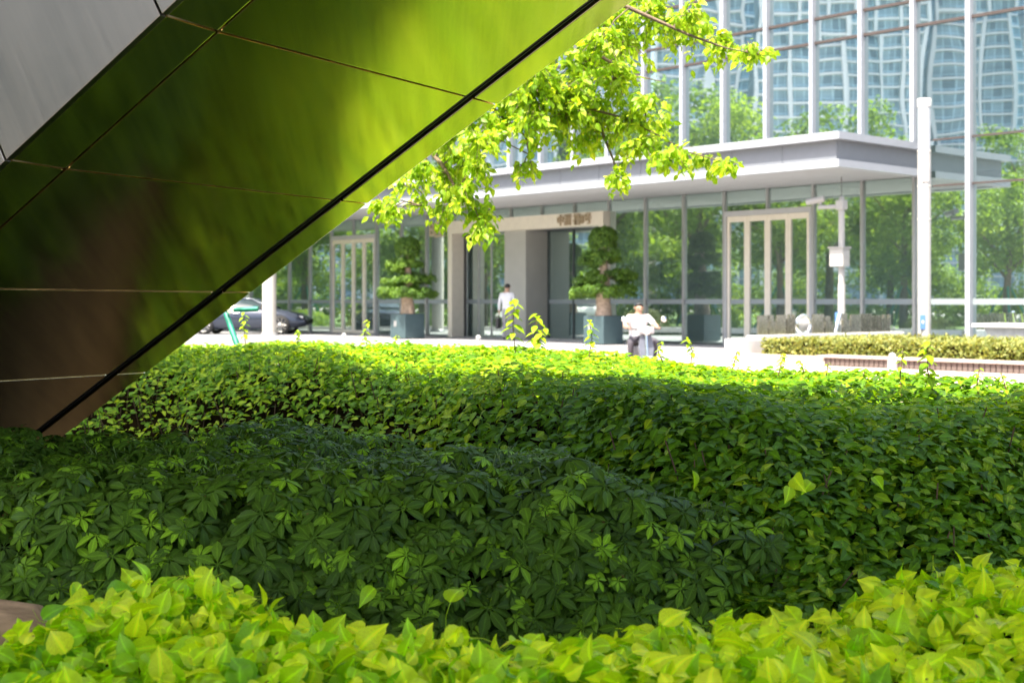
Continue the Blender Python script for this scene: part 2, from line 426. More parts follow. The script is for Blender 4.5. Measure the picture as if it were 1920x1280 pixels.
# interior shell
MB().box(sm(I0), sm(I1), .35, 14, -.3, .006).build("interior_floor", "interior_floor", bld)
MB().box(sm(I0), sm(I1), 13.0, 13.3, 0, ZTOP).build("interior_back_wall", "interior_wall", bld)
MB().box(sm(I0), sm(I1), .5, 13, 4.3, 4.95).build("upper_floor_slab", "interior_wall", bld)
MB().box(sm(I0), sm(I1), .4, 13, 7.92, 8.45).build("ceiling_slab", "interior_wall", bld)
MB().box(sm(I0), sm(I1), -.1, 13.3, ZTOP, ZTOP+.6).build("roof_parapet", "canopy_grey", bld)
for s in (sm(I0)-.2, sm(I1)): MB().box(s, s+.2, .1, 13.2, 0, ZTOP).build("end_wall", "interior_wall", bld)
for i in range(I0+2, I1, 5): MB().lathe([(.35,0),(.35,ZTOP)], 16, (sm(i)+.7, 2.6, 0)).build("interior_column", "white_panel", bld)
for i in (3, 9, 14, 18, 22): MB().box(sm(i), sm(i)+1.6, 6, 6.4, 0, 2.6).build("lobby_partition", "interior_dark", bld)
for i in (13, 14, 20): MB().box(sm(i)+.2, sm(i)+1.2, 3.5, 4.1, 0, 1.05).build("reception_desk", "interior_dark", bld)

def pane_mesh(w, h, wavy, seed, mat):
    """a glass pane; the tempered upper panes are slightly pillowed and uneven"""
    r = np.random.default_rng(seed)
    nx, nz = (12, 16) if wavy else (1, 1)
    X, Z = np.meshgrid(np.linspace(0, w, nx+1), np.linspace(0, h, nz+1))
    a, b = X/w, Z/h
    Y = np.zeros_like(X)
    if wavy:
        ka = min(1.0, (h/2.6)**1.5); pil = r.uniform(-.0010, .0019)*ka
        Y = pil*np.sin(np.pi*a)*np.sin(np.pi*b)
        for _ in range(4):
            Y += r.normal()*.00019*ka*np.sin(np.pi*a*r.uniform(.6,2.6)+r.uniform(0,6))*np.sin(np.pi*b*r.uniform(.6,3.2)+r.uniform(0,6))
    Y += (a-.5)*w*r.normal()*.0016 + (b-.5)*h*r.normal()*.0012
    V = np.stack([X.ravel(), Y.ravel(), Z.ravel()], 1)
    q = np.arange((nx+1)*(nz+1)).reshape(nz+1, nx+1)
    T = np.concatenate([np.stack([q[:-1,:-1].ravel(), q[:-1,1:].ravel(), q[1:,1:].ravel()],1), np.stack([q[:-1,:-1].ravel(), q[1:,1:].ravel(), q[1:,:-1].ravel()],1)])
    return np_mesh("window_pane", V, T, mat)

_ps = [0]
def pane(s0, s1, z0, z1, wavy, mat, y=0.0, parent=None):
    _ps[0] += 1
    o = bpy.data.objects.new("window_pane", pane_mesh(s1-s0, z1-z0, wavy, 100+_ps[0], mat)); link(o, parent or bld)
    o.location = (s0, y, z0); return o

DOORS = [(15, 17), (2, 4)]
def door_bay(i): return any(a <= i < b for a, b in DOORS)
film = MB().box(.04, MOD-.04, -.006, -.003, 1.125, 1.265).mesh("glass_band", "frosted_film")
thin = MB().box(-.035, .035, -.075, .06, 0, Z_SOF+.05).mesh("mullion", "silver_metal")
thin_top = MB().box(-.03, .03, -.07, .06, 3.9, Z_SOF+.05).mesh("mullion", "silver_metal")
thin_door = MB().box(-.03, .03, -.07, .06, 3.66, Z_SOF+.05).mesh("mullion", "silver_metal")
fin_up = MB().box(-.052, .052, -.16, .06, 4.97, ZTOP).mesh("mullion", "white_metal")
fin_full = MB().box(-.058, .058, -.16, .06, 0, ZTOP).mesh("mullion", "white_metal")
for i in range(I0, I1+1):
    x = sm(i)
    if x < CAN_S1:
        if 8 <= i <= 11: copy_obj(thin_top, "mullion", bld, (x,0,0))
        elif i in (3, 16): copy_obj(thin_door, "mullion", bld, (x,0,0))
        elif i != 7 and i != 12: copy_obj(thin, "mullion", bld, (x,0,0))
        else: copy_obj(thin_top, "mullion", bld, (x,0,0))
        copy_obj(fin_up, "mullion", bld, (x,0,0))
    else: copy_obj(fin_full, "mullion", bld, (x,0,0))
for i in range(I0, I1):
    a, b = sm(i)+.02, sm(i+1)-.02
    under = sm(i) < CAN_S1 - .5
    if i < -2:
        MB().box(a, b, -.03, .03, .02, Z_SOF).build("wall_panel", "white_panel", bld)
    elif under:
        if 7 <= i < 12: pane(a, b, 3.9, Z_SOF+.03, False, "ground_glass")
        elif door_bay(i): pane(a, b, 3.66, Z_SOF+.03, False, "ground_glass")
        else:
            pane(a, b, .04, Z_SOF+.03, False, "ground_glass"); copy_obj(film, "glass_band", bld, (sm(i),0,0))
    else:
        pane(a, b, .04, 3.95, False, "facade_glass"); pane(a, b, 3.98, 5.05, True, "facade_glass"); copy_obj(film, "glass_band", bld, (sm(i),0,0))
    lo = 4.97 if under else 5.08
    for z0, z1 in zip([lo]+[z+.03 for z in Z_TR[:-1]], [z-.03 for z in Z_TR]):
        if z0 < 12.3: pane(a, b, z0, z1, True, "facade_glass")
        elif i % 1 == 0: pane(a, b, z0, z1, False, "facade_glass")
for z in Z_TR[:-1]: MB().box(sm(I0), sm(I1), -.06, .05, z-.035, z+.035).build("transom", "transom_brown", bld)
for z in (3.965, 5.065): MB().box(CAN_S1+.05, sm(I1), -.05, .05, z-.02, z+.025).build("transom", "transom_brown", bld)
# canopy: two white lips with recessed grey panels between, boarded soffit
cano = empty("canopy", (0,0,0), 0, bld)
S0c = sm(I0)
def lip(z0, z1, jz):
    n = int(round((CAN_S1-S0c)/MOD)); st = (CAN_S1-S0c)/n
    for k in range(n):
        MB().box(S0c+k*st+.004, S0c+(k+1)*st-.004 if k < n-1 else CAN_S1, -CAN_P, -CAN_P+.28, z0, z1).build("fascia_lip", "white_metal", cano)
    MB().box(CAN_S1-.28, CAN_S1, -CAN_P+.282, -.17, z0, z1).build("fascia_lip", "white_metal", cano)
lip(4.80, 4.965, 0); lip(4.18, 4.345, 0)
n = int(round((CAN_S1-.17-S0c)/MOD)); st = (CAN_S1-.17-S0c)/n
for k in range(n):
    MB().box(S0c+k*st+.006, S0c+(k+1)*st-.006, -CAN_P+.17, -CAN_P+.21, 4.346, 4.799).build("fascia_panel", "canopy_grey", cano)
MB().box(CAN_S1-.21, CAN_S1-.17, -CAN_P+.212, -.09, 4.346, 4.799).build("fascia_panel", "canopy_grey", cano)
MB().box(S0c, CAN_S1-.212, -CAN_P+.212, -.085, 4.30, 4.90).build("canopy_core", "canopy_grey", cano)
MB().box(S0c, CAN_S1-.29, -CAN_P+.29, -.085, 4.90, 4.955).build("canopy_top", "canopy_grey", cano)
nb = 16; bw = (CAN_P-.28-.09)/nb
board = MB().box(S0c, CAN_S1-.285, 0, bw-.012, 4.215, 4.297).mesh("soffit_board", "soffit_white")
for k in range(nb): copy_obj(board, "soffit_board", cano, (0, -CAN_P+.285+k*bw, 0))
# glazed doors with champagne frames
def door(i0, i1):
    s0, s1 = sm(i0), sm(i1); d = empty("door", (s0,0,0), 0, bld); W = s1-s0
    MB().box(.036, W-.036, -.09, .07, 3.52, 3.66).build("door_head", "soffit_white", d)
    for x in (.036, W-.10): MB().box(x, x+.065, -.085, .07, 0, 3.52).build("door_jamb", "soffit_white", d)
    n = 4; lw = (W-.21)/n
    for k in range(n):
        x0 = .105 + k*lw
        for xx in (x0+.004, x0+lw-.089): MB().box(xx, xx+.085, -.05, .03, .02, 3.36).build("door_stile", "champagne", d)
        MB().box(x0+.004, x0+lw-.004, -.05, .03, 3.362, 3.515).build("door_rail", "champagne", d)
        MB().box(x0+.09, x0+lw-.09, -.05, .03, .02, .14).build("door_rail", "champagne", d)
        pane(x0+.09, x0+lw-.09, .14, 3.36, False, "ground_glass", -.01, d)
        MB().box(x0+.09, x0+lw-.09, -.018, -.014, 1.125, 1.265).build("glass_band", "frosted_film", d)
for a, b in DOORS: door(a, b)
# entrance portal
por = empty("entrance_portal", (0,0,0), 0, bld); PL, PR = sm(7), sm(12)
MB().box(PL, PR, -.28, .25, 3.48, 3.90).build("portal_beam", "champagne", por)
MB().box(PL, PL+.22, -.275, .25, 0, 3.478).build("portal_post", "champagne", por)
MB().box(PR-.22, PR, -.275, .25, 0, 3.478).build("portal_post", "champagne", por)
MB().box(PL+.02, PL+.10, .252, 1.1, 0, 3.9).build("portal_reveal", "transom_brown", por)
MB().box(PR-.10, PR-.02, .252, 1.1, 0, 3.9).build("portal_reveal", "transom_brown", por)
MB().box(PL+.1, PR-.1, .252, 1.3, 3.5, 3.6).build("recess_ceiling", "canopy_grey", por)
MB().box(9.86, 10.88, .02, 1.2, 0, 3.478).build("grey_pillar", "pillar_grey", por)
for x in (PL+.10, PL+.75, PL+1.4, 9.80): MB().box(x, x+.06, .42, .48, 0, 3.478).build("door_stile", "silver_metal", por)
pane(PL+.16, PL+.75, .02, 3.47, False, "ground_glass", .45, por); pane(PL+.81, PL+1.40, .02, 3.47, False, "ground_glass", .45, por); pane(PL+1.46, 9.80, .02, 3.47, False, "ground_glass", .45, por)
for x in (10.90, 12.05, 13.2, PR-.16): MB().box(x, x+.06, .96, 1.03, 0, 3.478).build("door_stile", "interior_dark", por)
for x0, x1 in ((10.96,12.05),(12.11,13.2),(13.26,PR-.16)):
    pane(x0, x1, .02, 3.47, False, "ground_glass", 1.0, por)
    MB().box(x0, x1, .985, .99, 1.125, 1.265).build("glass_band", "frosted_film", por)
for x0, x1 in ((PL+.16,PL+.75),(PL+.81,PL+1.40),(PL+1.46,9.80)): MB().box(x0, x1, .435, .44, 1.125, 1.265).build("glass_band", "frosted_film", por)

def text(name, body, size, loc, mat, parent, sx=1.0):
    cu = bpy.data.curves.new(name, 'FONT'); cu.body = body; cu.size = size; cu.extrude = .03; cu.offset = .004
    o = bpy.data.objects.new(name, cu); link(o, parent); o.location = loc; o.rotation_euler = (R(90),0,0); o.scale = (sx,1,1)
    cu.materials.append(M[mat])
    dg = bpy.context.evaluated_depsgraph_get(); me = bpy.data.meshes.new_from_object(o.evaluated_get(dg), depsgraph=dg)
    q = bpy.data.objects.new(name, me); link(q, parent); q.location = loc; q.rotation_euler = (R(90),0,0); q.scale = (sx,1,1)
    bpy.data.objects.remove(o); q.name = name; return q
text("tower_letter", "B座", .66, (sm(6)+.16, -.04, 3.46), "letter_gold", bld, .82)
text("portal_lettering", "中洲 福8号", .36, (PR-1.95, -.31, 3.56), "letter_brown", por, .86)

# ================================================================== inclined steel beam
A0 = Vector((-2.246, 7.2, .61)); BD = Vector((.751,-.424,.507)).normalized(); BU = Vector((.499,.867,0)).normalized()
BU = (BU - BD*BU.dot(BD)).normalized(); BW = BD.cross(BU)
beam = bpy.data.objects.new("inclined_beam", None); link(beam); beam.empty_display_size = .1
beam.matrix_world = Matrix(((BD.x,BU.x,BW.x,A0.x),(BD.y,BU.y,BW.y,A0.y),(BD.z,BU.z,BW.z,A0.z),(0,0,0,1)))
tag(beam, "wide inclined steel beam with panelled underside mirroring the green hedge", "beam")
G = .004; SEAM = [2.9+.825*k for k in range(-6, 20)]
BX0, BX1, BH = SEAM[0], SEAM[-1], .62
MB().box(BX0, BX1, -2.0, -.03, .05, BH-.05).build("core", "core_dark", beam)
for a, b in zip(SEAM[:-1], SEAM[1:]):
    x0, x1 = a+G, b-G
    MB().box(x0, x1, -1.812, -.268, 0, .035).build("soffit_panel", "soffit_steel", beam, bevel=.004)
    MB().box(x0, x1, -.196, 0, 0, .035).build("edge_strip", "soffit_steel", beam, bevel=.004)
    MB().add([(x0,-1.826,0),(x1,-1.826,0),(x1,-2.045,.012),(x0,-2.045,.012),(x0,-1.826,.03),(x1,-1.826,.03),(x1,-2.045,.042),(x0,-2.045,.042)],
             [(0,3,2,1),(4,5,6,7),(0,1,5,4),(1,2,6,5),(2,3,7,6),(3,0,4,7)]).build("border_strip", "soffit_steel", beam, bevel=.004)
    MB().box(x0, x1, -2.075, -2.047, .010, BH).build("side_panel", "side_steel", beam, bevel=.004)
    MB().box(x0, x1, -.027, .002, .038, BH).build("side_panel", "side_steel", beam, bevel=.003)
for a in SEAM[1:-1]:
    MB().box(a-.0035, a+.0035, -2.04, -.27, .014, .034).build("joint_sealant", "sealant", beam)
MB().box(BX0, BX1, -.264, -.200, .028, .05).build("groove_channel", "dark_channel", beam)
for y in (-.245, -.222): MB().box(BX0, BX1, y, y+.006, .010, .028).build("groove_rib", "dark_channel", beam)
# added deck, unseen overhead; its edge is shaped to shade the planting
deck = MB().prism([(-13,10.8),(-5.94,6.7),(-4.94,6.0),(-4.14,4.8),(-3.44,3.6),(-2.84,2.75),(0,1.4),(14,-5.5),(14,-18),(-13,-18)][::-1], 10.0, 11.0).build("added_shade_deck", "shade_deck_concrete")
tag(deck, "unseen deck overhead, added to cast shade over the planting", "shade deck")

# ================================================================== planting: schefflera, shrub hedge, pothos
PFX = np.array([-6.0,-4.5,-2.2,-.84,.08,.6,1.0,1.6,2.6,4.0]); PFY = np.array([9.8,9.1,8.15,6.95,5.3,4.5,4.22,4.25,4.4,4.6])
PEX = np.array([-6.0,-2.53,.15,1.5,2.56,4.0]); PEY = np.array([13.8,11.3,9.5,8.1,6.9,5.4])
def shrub_h(x, y):
    f = np.interp(x, PFX, PFY); e = np.interp(x, PEX, PEY)
    h = .22 + .62*sstep((y-f+.15)/1.25)**.8
    h = h - .30*sstep((y-e+.10)/.6)
    h = h - .085*sstep((x-.2)/1.6)
    return h + .045*vnoise(x, y, 1.7, 3) + .03*vnoise(x, y, 4.1, 4)
def schef_h(x, y):
    h = .05 + .53*sstep((y-3.98)/.55)**.7 - .13*sstep((x-.15)/.7)
    return h + .045*vnoise(x, y, 1.9, 5) + .045*vnoise(x, y, 4.7, 6)
PPX = np.array([-2.5,-1.40,-1.18,-1.02,-.6,-.2,.3,.7,1.1,1.8,2.6]); PPY = np.array([3.1,3.2,3.9,4.05,3.72,3.62,3.62,3.8,4.2,4.45,4.5])
def poth_h(x, y):
    e = np.interp(x, PPX, PPY)
    return .31 + .06*np.exp(-((x+.85)/.3)**2)*sstep((y-3.2)/.5) - .13*sstep((y-e+.25)/.3) + .045*vnoise(x, y, 2.2, 8) + .03*vnoise(x, y, 5, 9)

def bed_core(name, hf, x0, x1, y0f, y1f, nx, ny, mat, drop=.12):
    X = np.linspace(x0, x1, nx); V = []
    for x in X:
        ys = np.linspace(float(y0f(x)), float(y1f(x)), ny)
        for y in ys: V.append((x, y, float(hf(np.array(x), np.array(y))) - drop))
    V = np.array(V); q = np.arange(nx*ny).reshape(nx, ny)
    T = np.concatenate([np.stack([q[:-1,:-1].ravel(), q[1:,:-1].ravel(), q[1:,1:].ravel()],1), np.stack([q[:-1,:-1].ravel(), q[1:,1:].ravel(), q[:-1,1:].ravel()],1)])
    o = bpy.data.objects.new(name, np_mesh(name, V, T, mat)); return link(o)

def grad(hf, x, y, e=.04):
    gx = (hf(x+e, y)-hf(x-e, y))/(2*e); gy = (hf(x, y+e)-hf(x, y-e))/(2*e)
    n = np.stack([-gx, -gy, np.ones_like(gx)], 1); return n/np.linalg.norm(n, axis=1, keepdims=True)

def in_view(P, m=.06):
    px = 960 + P[:,0]/P[:,1]*FPX; py = HZ - (P[:,2]-CAMZ)/P[:,1]*FPX
    return (px > -1920*m) & (px < 1920*(1+m)) & (py > -1280*m) & (py < 1280*(1+m))

def bed_points(hf, x0, x1, yf, ye, n, steep=1.0):
    """points over a bed, denser where its side is steep"""
    x = RNG.uniform(x0, x1, n*4); lo, hi = yf(x), ye(x); L = (hi-lo); y = lo + RNG.random(len(x))*L
    nm = grad(hf, x, y); w = (1/np.clip(nm[:,2], .2, 1))**steep * L
    keep = RNG.random(len(x)) < w/w.max(); idx = np.where(keep)[0][:n]
    return x[idx], y[idx], nm[idx]

tag(MB().prism([(-6.2,16.6),(-2.6,14.3),(.2,12.5),(2.6,9.9),(4.2,8.3),(4.2,1.2),(-4,1.2),(-6.2,8)][::-1], -.5, .05).build("planting_soil", "soil"), kind="structure")

# --- shrub hedge
yfS = lambda x: np.interp(x, PFX, PFY)-.18; yeS = lambda x: np.interp(x, PEX, PEY)+.15; yeB = lambda x: np.interp(x, PEX, PEY)+2.9
hedge = bed_core("shrub_hedge", shrub_h, -5.5, 3.6, lambda x: yfS(x)+.12, lambda x: yeB(x)-.1, 60, 52, "twig_dark", .17)
tag(hedge, "dense dark green oval-leaved hedge behind the umbrella-leaf shrubs", "hedge")
x, y, nm = bed_points(shrub_h, -5.2, 3.5, yfS, yeS, 62000, 1.3)
x2 = RNG.uniform(.25, 2.6, 15000); y2 = np.interp(x2, PFX, PFY) - .16 + RNG.random(15000)**1.3*1.1
x3 = RNG.uniform(-4, 3.4, 9000); y3 = np.interp(x3, PEX, PEY) + .14 - RNG.random(9000)*.7
x, y, nm = np.concatenate([x, x2, x3]), np.concatenate([y, y2, y3]), np.vstack([nm, grad(shrub_h, x2, y2), grad(shrub_h, x3, y3)])
x4 = RNG.uniform(-4.5, 3.4, 22000); y4 = np.interp(x4, PEX, PEY) + .1 + RNG.random(22000)*2.8
x, y, nm = np.concatenate([x, x4]), np.concatenate([y, y4]), np.vstack([nm, grad(shrub_h, x4, y4)])
dep = RNG.random(len(x))**1.6*.17 - .02
z = shrub_h(x, y) - dep
gap = (x < -.5) & (z < .60) & (RNG.random(len(x)) < .5)
x, y, z, nm, dep = x[~gap], y[~gap], z[~gap], nm[~gap], dep[~gap]
P = np.stack([x, y, z], 1)
up = np.array([[0,0,1.0]])
nr = nm*.55 + up*.55 + rand_unit(len(x))*.55
nr[:,1] -= .10
dr = rand_unit(len(x)); dr[:,2] = dr[:,2]*.35 - .25; dr += nm*.25
Rm = frames(nr, dr)
tint = np.clip(.40 + .22*RNG.normal(size=len(x)) - dep*1.6 + .18*vnoise(x, y, 1.2, 21) + .15*sstep((y-6.2)/1.5)*(dep < .08), 0, .97)  # far top leaves yellower: sunlight on the hedge painted into the tint
far = np.clip((y-6)/4, 0, 1)
sz = RNG.uniform(.040, .074, len(x))*(1-.12*far)
young = RNG.random(len(x)) < .10; tint[young] = np.clip(tint[young]+.4, 0, .99); sz[young] *= .85
vis = in_view(P, .0) & (dep < .02)
d2 = np.linalg.norm(P - np.array([0,0,CAMZ]), axis=1); score = sz/d2; score[~vis] = -1
top = np.argsort(-score)[:300]; rest = np.setdiff1d(np.arange(len(x)), top)
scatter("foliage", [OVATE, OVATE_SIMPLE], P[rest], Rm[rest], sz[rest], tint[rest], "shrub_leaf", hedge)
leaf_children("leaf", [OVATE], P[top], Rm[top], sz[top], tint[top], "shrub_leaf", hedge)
tw = MB()
for k in range(700):
    xx = random.uniform(-5, 3.3) if k < 420 else random.uniform(-3.2, -.4); yy = float(yfS(xx)) + abs(random.gauss(0, .9 if k < 420 else .25)); h = float(shrub_h(np.array(xx), np.array(yy)))
    p0 = Vector((xx, yy, max(.05, h-.45))); p1 = Vector((xx+random.uniform(-.15,.15), yy-random.uniform(0,.16), h-random.uniform(-.03,.08)))
    tw.tube([p0, (p0+p1)/2+Vector((random.uniform(-.03,.03),0,.02)), p1], [.005,.004,.0025], 4, False)
o = tw.build("twigs", "twig_bark", hedge); o["kind"] = "stuff"

# shoots that stand up out of the hedge
def shoot(base, h, n, lsize, tint0, lean=(0,0), mat="shrub_leaf"):
    b = Vector(base); t = b + Vector((lean[0], lean[1], h)); mid = (b+t)/2 + Vector((random.uniform(-.03,.03),)*2 + (0,))
    st = MB().tube([b, mid, t], [.0035,.003,.002], 5, False).build("shoot", "twig_bark", hedge)
    pos, nr, dr, sc, ti = [], [], [], [], []
    for k in range(n):
        f = .3 + .7*k/max(1,n-1); p = b.lerp(mid, f*2) if f < .5 else mid.lerp(t, f*2-1)
        a = k*2.4 + random.uniform(-.4,.4); d = Vector((math.cos(a), math.sin(a), random.uniform(-.3,.35)))
        pos.append(p); dr.append(d); nr.append(Vector((d.x*.3, d.y*.3-.25, 1))); sc.append(lsize*random.uniform(.7,1.15)*(1.1-.35*f)); ti.append(min(.98, max(.05, random.gauss(tint0,.1))))
    pos, nr, dr = (np.array([tuple(v) for v in L]) for L in (pos, nr, dr))
    leaf_children("leaf", [OVATE], pos, frames(nr, dr), np.array(sc), np.array(ti), mat, st)
for px, py, pb, D, ls in ((965,560,650,8.6,.11),(1008,588,650,8.7,.12),(1022,615,650,8.6,.11),(1105,600,655,8.4,.095),(690,600,640,9.8,.07),(455,585,640,10.4,.07),
                          (1287,632,668,7.8,.06),(1745,640,735,6.3,.085),(1697,655,735,6.4,.06),(1470,662,690,7.3,.05),
                          (1380,655,685,7.6,.05),(1550,680,710,7.1,.045),(1622,690,715,6.9,.045),(1840,690,735,6.5,.05),(1880,700,740,6.4,.05),
                          (745,628,645,9.3,.05),(1240,640,665,7.9,.05),
                          (560,618,642,10,.06),(1500,676,700,7.2,.05)):
    b_ = at(px+random.uniform(-12,12), pb+14, D); t_ = at(px, py, D)
    shoot(b_, (t_-b_).z, random.randint(11,16), ls*.92, .8, ((t_-b_).x, random.uniform(-.05,.05)))

# --- schefflera
SX0, SX1 = -3.6, .92
yfC = lambda x: np.full_like(np.asarray(x, float), 4.0); yeC = lambda x: np.interp(x, [-4,-2.2,-1.5,-.84,.08,.6,1.0], [6.2,6.25,6.3,6.3,5.4,4.7,4.4])
sch = bed_core("umbrella_plant_hedge", schef_h, SX0, SX1, lambda x: 4.16, lambda x: float(yeC(x)), 44, 30, "twig_dark", .20)
tag(sch, "low hedge of dark umbrella plants with palm-shaped leaves behind the lime vines", "hedge")
WH = [whorl(8,1), whorl(7,2), whorl(8,3,.5), whorl(7,4,.2), whorl(9,5), whorl(6,6,.4)]
x, y, nm = bed_points(schef_h, SX0, SX1, yfC, yeC, 7600, 1.5)
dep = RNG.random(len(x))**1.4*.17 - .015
P = np.stack([x, y, schef_h(x, y)-dep], 1)
nr = nm*.8 + up*.25 + rand_unit(len(x))*.38; nr[:,1] -= .22
Rm = frames(nr, rand_unit(len(x)))
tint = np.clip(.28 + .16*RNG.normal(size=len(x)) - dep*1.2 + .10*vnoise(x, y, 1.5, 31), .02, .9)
keepw = RNG.random(len(x)) > sstep((x-.45)/.5)*.85; x, y, nm, dep, P, Rm, tint = x[keepw], y[keepw], nm[keepw], dep[keepw], P[keepw], Rm[keepw], tint[keepw]
sz = RNG.uniform(.046, .104, len(x))*(1 - .30*sstep((y-4.55)/.5)); 
young = (RNG.random(len(x)) < .27) & (dep < .07); tint[young] = RNG.uniform(.6, .98, young.sum()); sz[young] *= .72
vis = in_view(P, 0) & (dep < .07)
d2 = np.linalg.norm(P - np.array([0,0,CAMZ]), axis=1); score = sz/d2*(1-.8*np.clip((dep-.0)/.1,0,1)); score[~vis] = -1
top = np.argsort(-score)[:300]; rest = np.setdiff1d(np.arange(len(x)), top)
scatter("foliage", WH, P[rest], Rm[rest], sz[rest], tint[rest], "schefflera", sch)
leaf_children("compound_leaf", WH, P[top], Rm[top], sz[top], tint[top], "schefflera", sch)
# pale pruned stalks standing on the clipped top
tw = MB()
for k in range(520):
    xx = random.uniform(-3.2, .7); yy = random.uniform(4.5, float(yeC(xx))); h = float(schef_h(np.array(xx), np.array(yy)))
    p = Vector((xx, yy, h-.05)); tw.tube([p, p+Vector((random.gauss(0,.03), random.gauss(0,.03), random.uniform(.04,.075)))], [.0022,.0016], 4, False)
o = tw.build("stalks", "green_stem", sch); o["kind"] = "stuff"

# --- pothos
yfP = lambda x: np.full_like(np.asarray(x, float), 2.15); yeP = lambda x: np.interp(x, PPX, PPY)+.06
pot = bed_core("pothos_carpet", poth_h, -2.2, 2.4, lambda x: 2.15, lambda x: float(yeP(x)), 40, 24, "twig_dark", .10)
tag(pot, "lime yellow heart-leaved vines carpeting the front edge of the bed", "ground cover")
x, y, nm = bed_points(poth_h, -2.1, 2.3, yfP, yeP, 12500, 1.2)
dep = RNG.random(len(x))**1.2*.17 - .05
P = np.stack([x, y, poth_h(x, y)-dep], 1)
nr = nm*.35 + up*.25 + rand_unit(len(x))*.80; nr[:,1] -= .28
dr = rand_unit(len(x)); dr[:,2] = .10 + .75*dr[:,2]
Rm = frames(nr, dr)
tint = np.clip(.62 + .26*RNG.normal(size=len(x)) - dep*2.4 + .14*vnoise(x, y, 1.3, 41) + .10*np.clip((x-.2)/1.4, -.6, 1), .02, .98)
sz = RNG.uniform(.038, .082, len(x))
vis = in_view(P, 0) & (dep < .04)
d2 = np.linalg.norm(P - np.array([0,0,CAMZ]), axis=1); score = sz/d2*(1-.8*np.clip((dep+.02)/.1,0,1)); score[~vis] = -1
top = np.argsort(-score)[:300]; rest = np.setdiff1d(np.arange(len(x)), top)
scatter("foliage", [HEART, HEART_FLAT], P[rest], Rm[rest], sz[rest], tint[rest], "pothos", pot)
leaf_children("leaf", [HEART, HEART_FLAT], P[top], Rm[top], sz[top], tint[top], "pothos", pot)
# stray vine leaves climbing into the hedges
pos, nr2, ti, sc2 = [], [], [], []
for px, py, D in ((1490,895,4.6),(1640,895,4.65),(1300,885,4.8),(700,1105,3.95),(845,1125,3.85),(1480,915,4.55),(1520,905,4.6),(150,1098,3.85)):
    p = at(px, py, D); pos.append(tuple(p)); v = Vector((random.gauss(0,.8), -.8, random.uniform(.3,1.4))); nr2.append(tuple(v)); ti.append(random.uniform(.35,.8)); sc2.append(random.uniform(.05,.08))
pos, nr2 = np.array(pos), np.array(nr2); dd = rand_unit(len(pos)); dd[:,2] -= .4
leaf_children("leaf", [HEART], pos, frames(nr2, dd), np.array(sc2), np.array(ti), "pothos", pot)

# stone kerb block at the edge of the bed
bm = bmesh.new(); bmesh.ops.create_cube(bm, size=1)
bmesh.ops.subdivide_edges(bm, edges=bm.edges[:], cuts=9, use_grid_fill=True)
for v in bm.verts:
    c_ = v.co.copy(); q = max(abs(c_.x)*.9, abs(c_.y), abs(c_.z)); rr_ = c_.length
    v.co = c_.lerp(c_.normalized()*.62, .55) + Vector((math.sin(c_.y*9+c_.z*5), math.sin(c_.x*11+c_.z*7), math.sin(c_.x*8+c_.y*13)))*.014
    v.co = Vector((-2.02 + v.co.x*1.42, 3.76 + v.co.y*.56, .10 + v.co.z*.46))
st = bpy.data.meshes.new("stone_block"); bm.to_mesh(st); bm.free(); st.materials.append(M["sandstone"])
for p_ in st.polygons: p_.use_smooth = True
so = bpy.data.objects.new("stone_block", st); link(so); tag(so, "worn tan stone block beside the lime vines", "stone")

# ================================================================== tree with overhanging branches and its prop
TB = Vector((-3.35, 12.1, 0.0))
tree = empty("street_tree", TB)
tag(tree, "maple-like tree whose sunlit leafy branches hang beside the inclined beam", "tree")
def tl(v): return Vector(v) - TB
TT = Vector((-3.2, 11.9, 3.0))
MB().tube([(0,0,-.2), (0,0,.1), tuple(tl((-3.3,12.05,1.4))), tuple(tl(TT))], [.19,.15,.125,.11], 12).build("trunk", "bark", tree)
LIMBS = [ [(760,-170,10.8),(1000,-60,10.3),(1180,15,10.1),(1290,65,10.0),(1360,90,9.95),(1440,106,9.9)],
          [(700,60,11.0),(880,140,10.6),(960,170,10.4),(1060,190,10.3),(1180,225,10.2),(1290,285,10.1),(1385,312,10.05)],
          [(640,150,11.3),(780,255,10.8),(830,310,10.6),(850,345,10.5),(885,378,10.5),(908,435,10.4)],
          [(600,220,11.5),(690,330,11.2),(722,395,11.1)],
          [(960,0,10.6),(1110,95,10.4),(1180,140,10.3),(1250,155,10.2)],
          [(800,120,10.8),(920,200,10.5),(985,255,10.4),(1000,325,10.3)],
          [(1020,150,10.5),(1120,225,10.4),(1150,300,10.3),(1162,348,10.3)],
          [(760,220,11),(800,300,10.8),(790,385,10.7)] ]
LC, LDIR = [], []; LIMBPTS = []; twigs = MB()
for L in LIMBS:
    pts = [tl(TT)] + [tl(at(*p)) for p in L]
    rr = np.linspace(.042, .003, len(pts))*np.linspace(1,.55,len(pts))
    MB().tube(pts, list(rr), 7, False).build("branch", "bark", tree)
    for p, q in zip(pts[1:-1], pts[2:]): LIMBPTS += [p.lerp(q, f) + TB for f in (0,.25,.5,.75)]
    LIMBPTS.append(pts[-1] + TB)
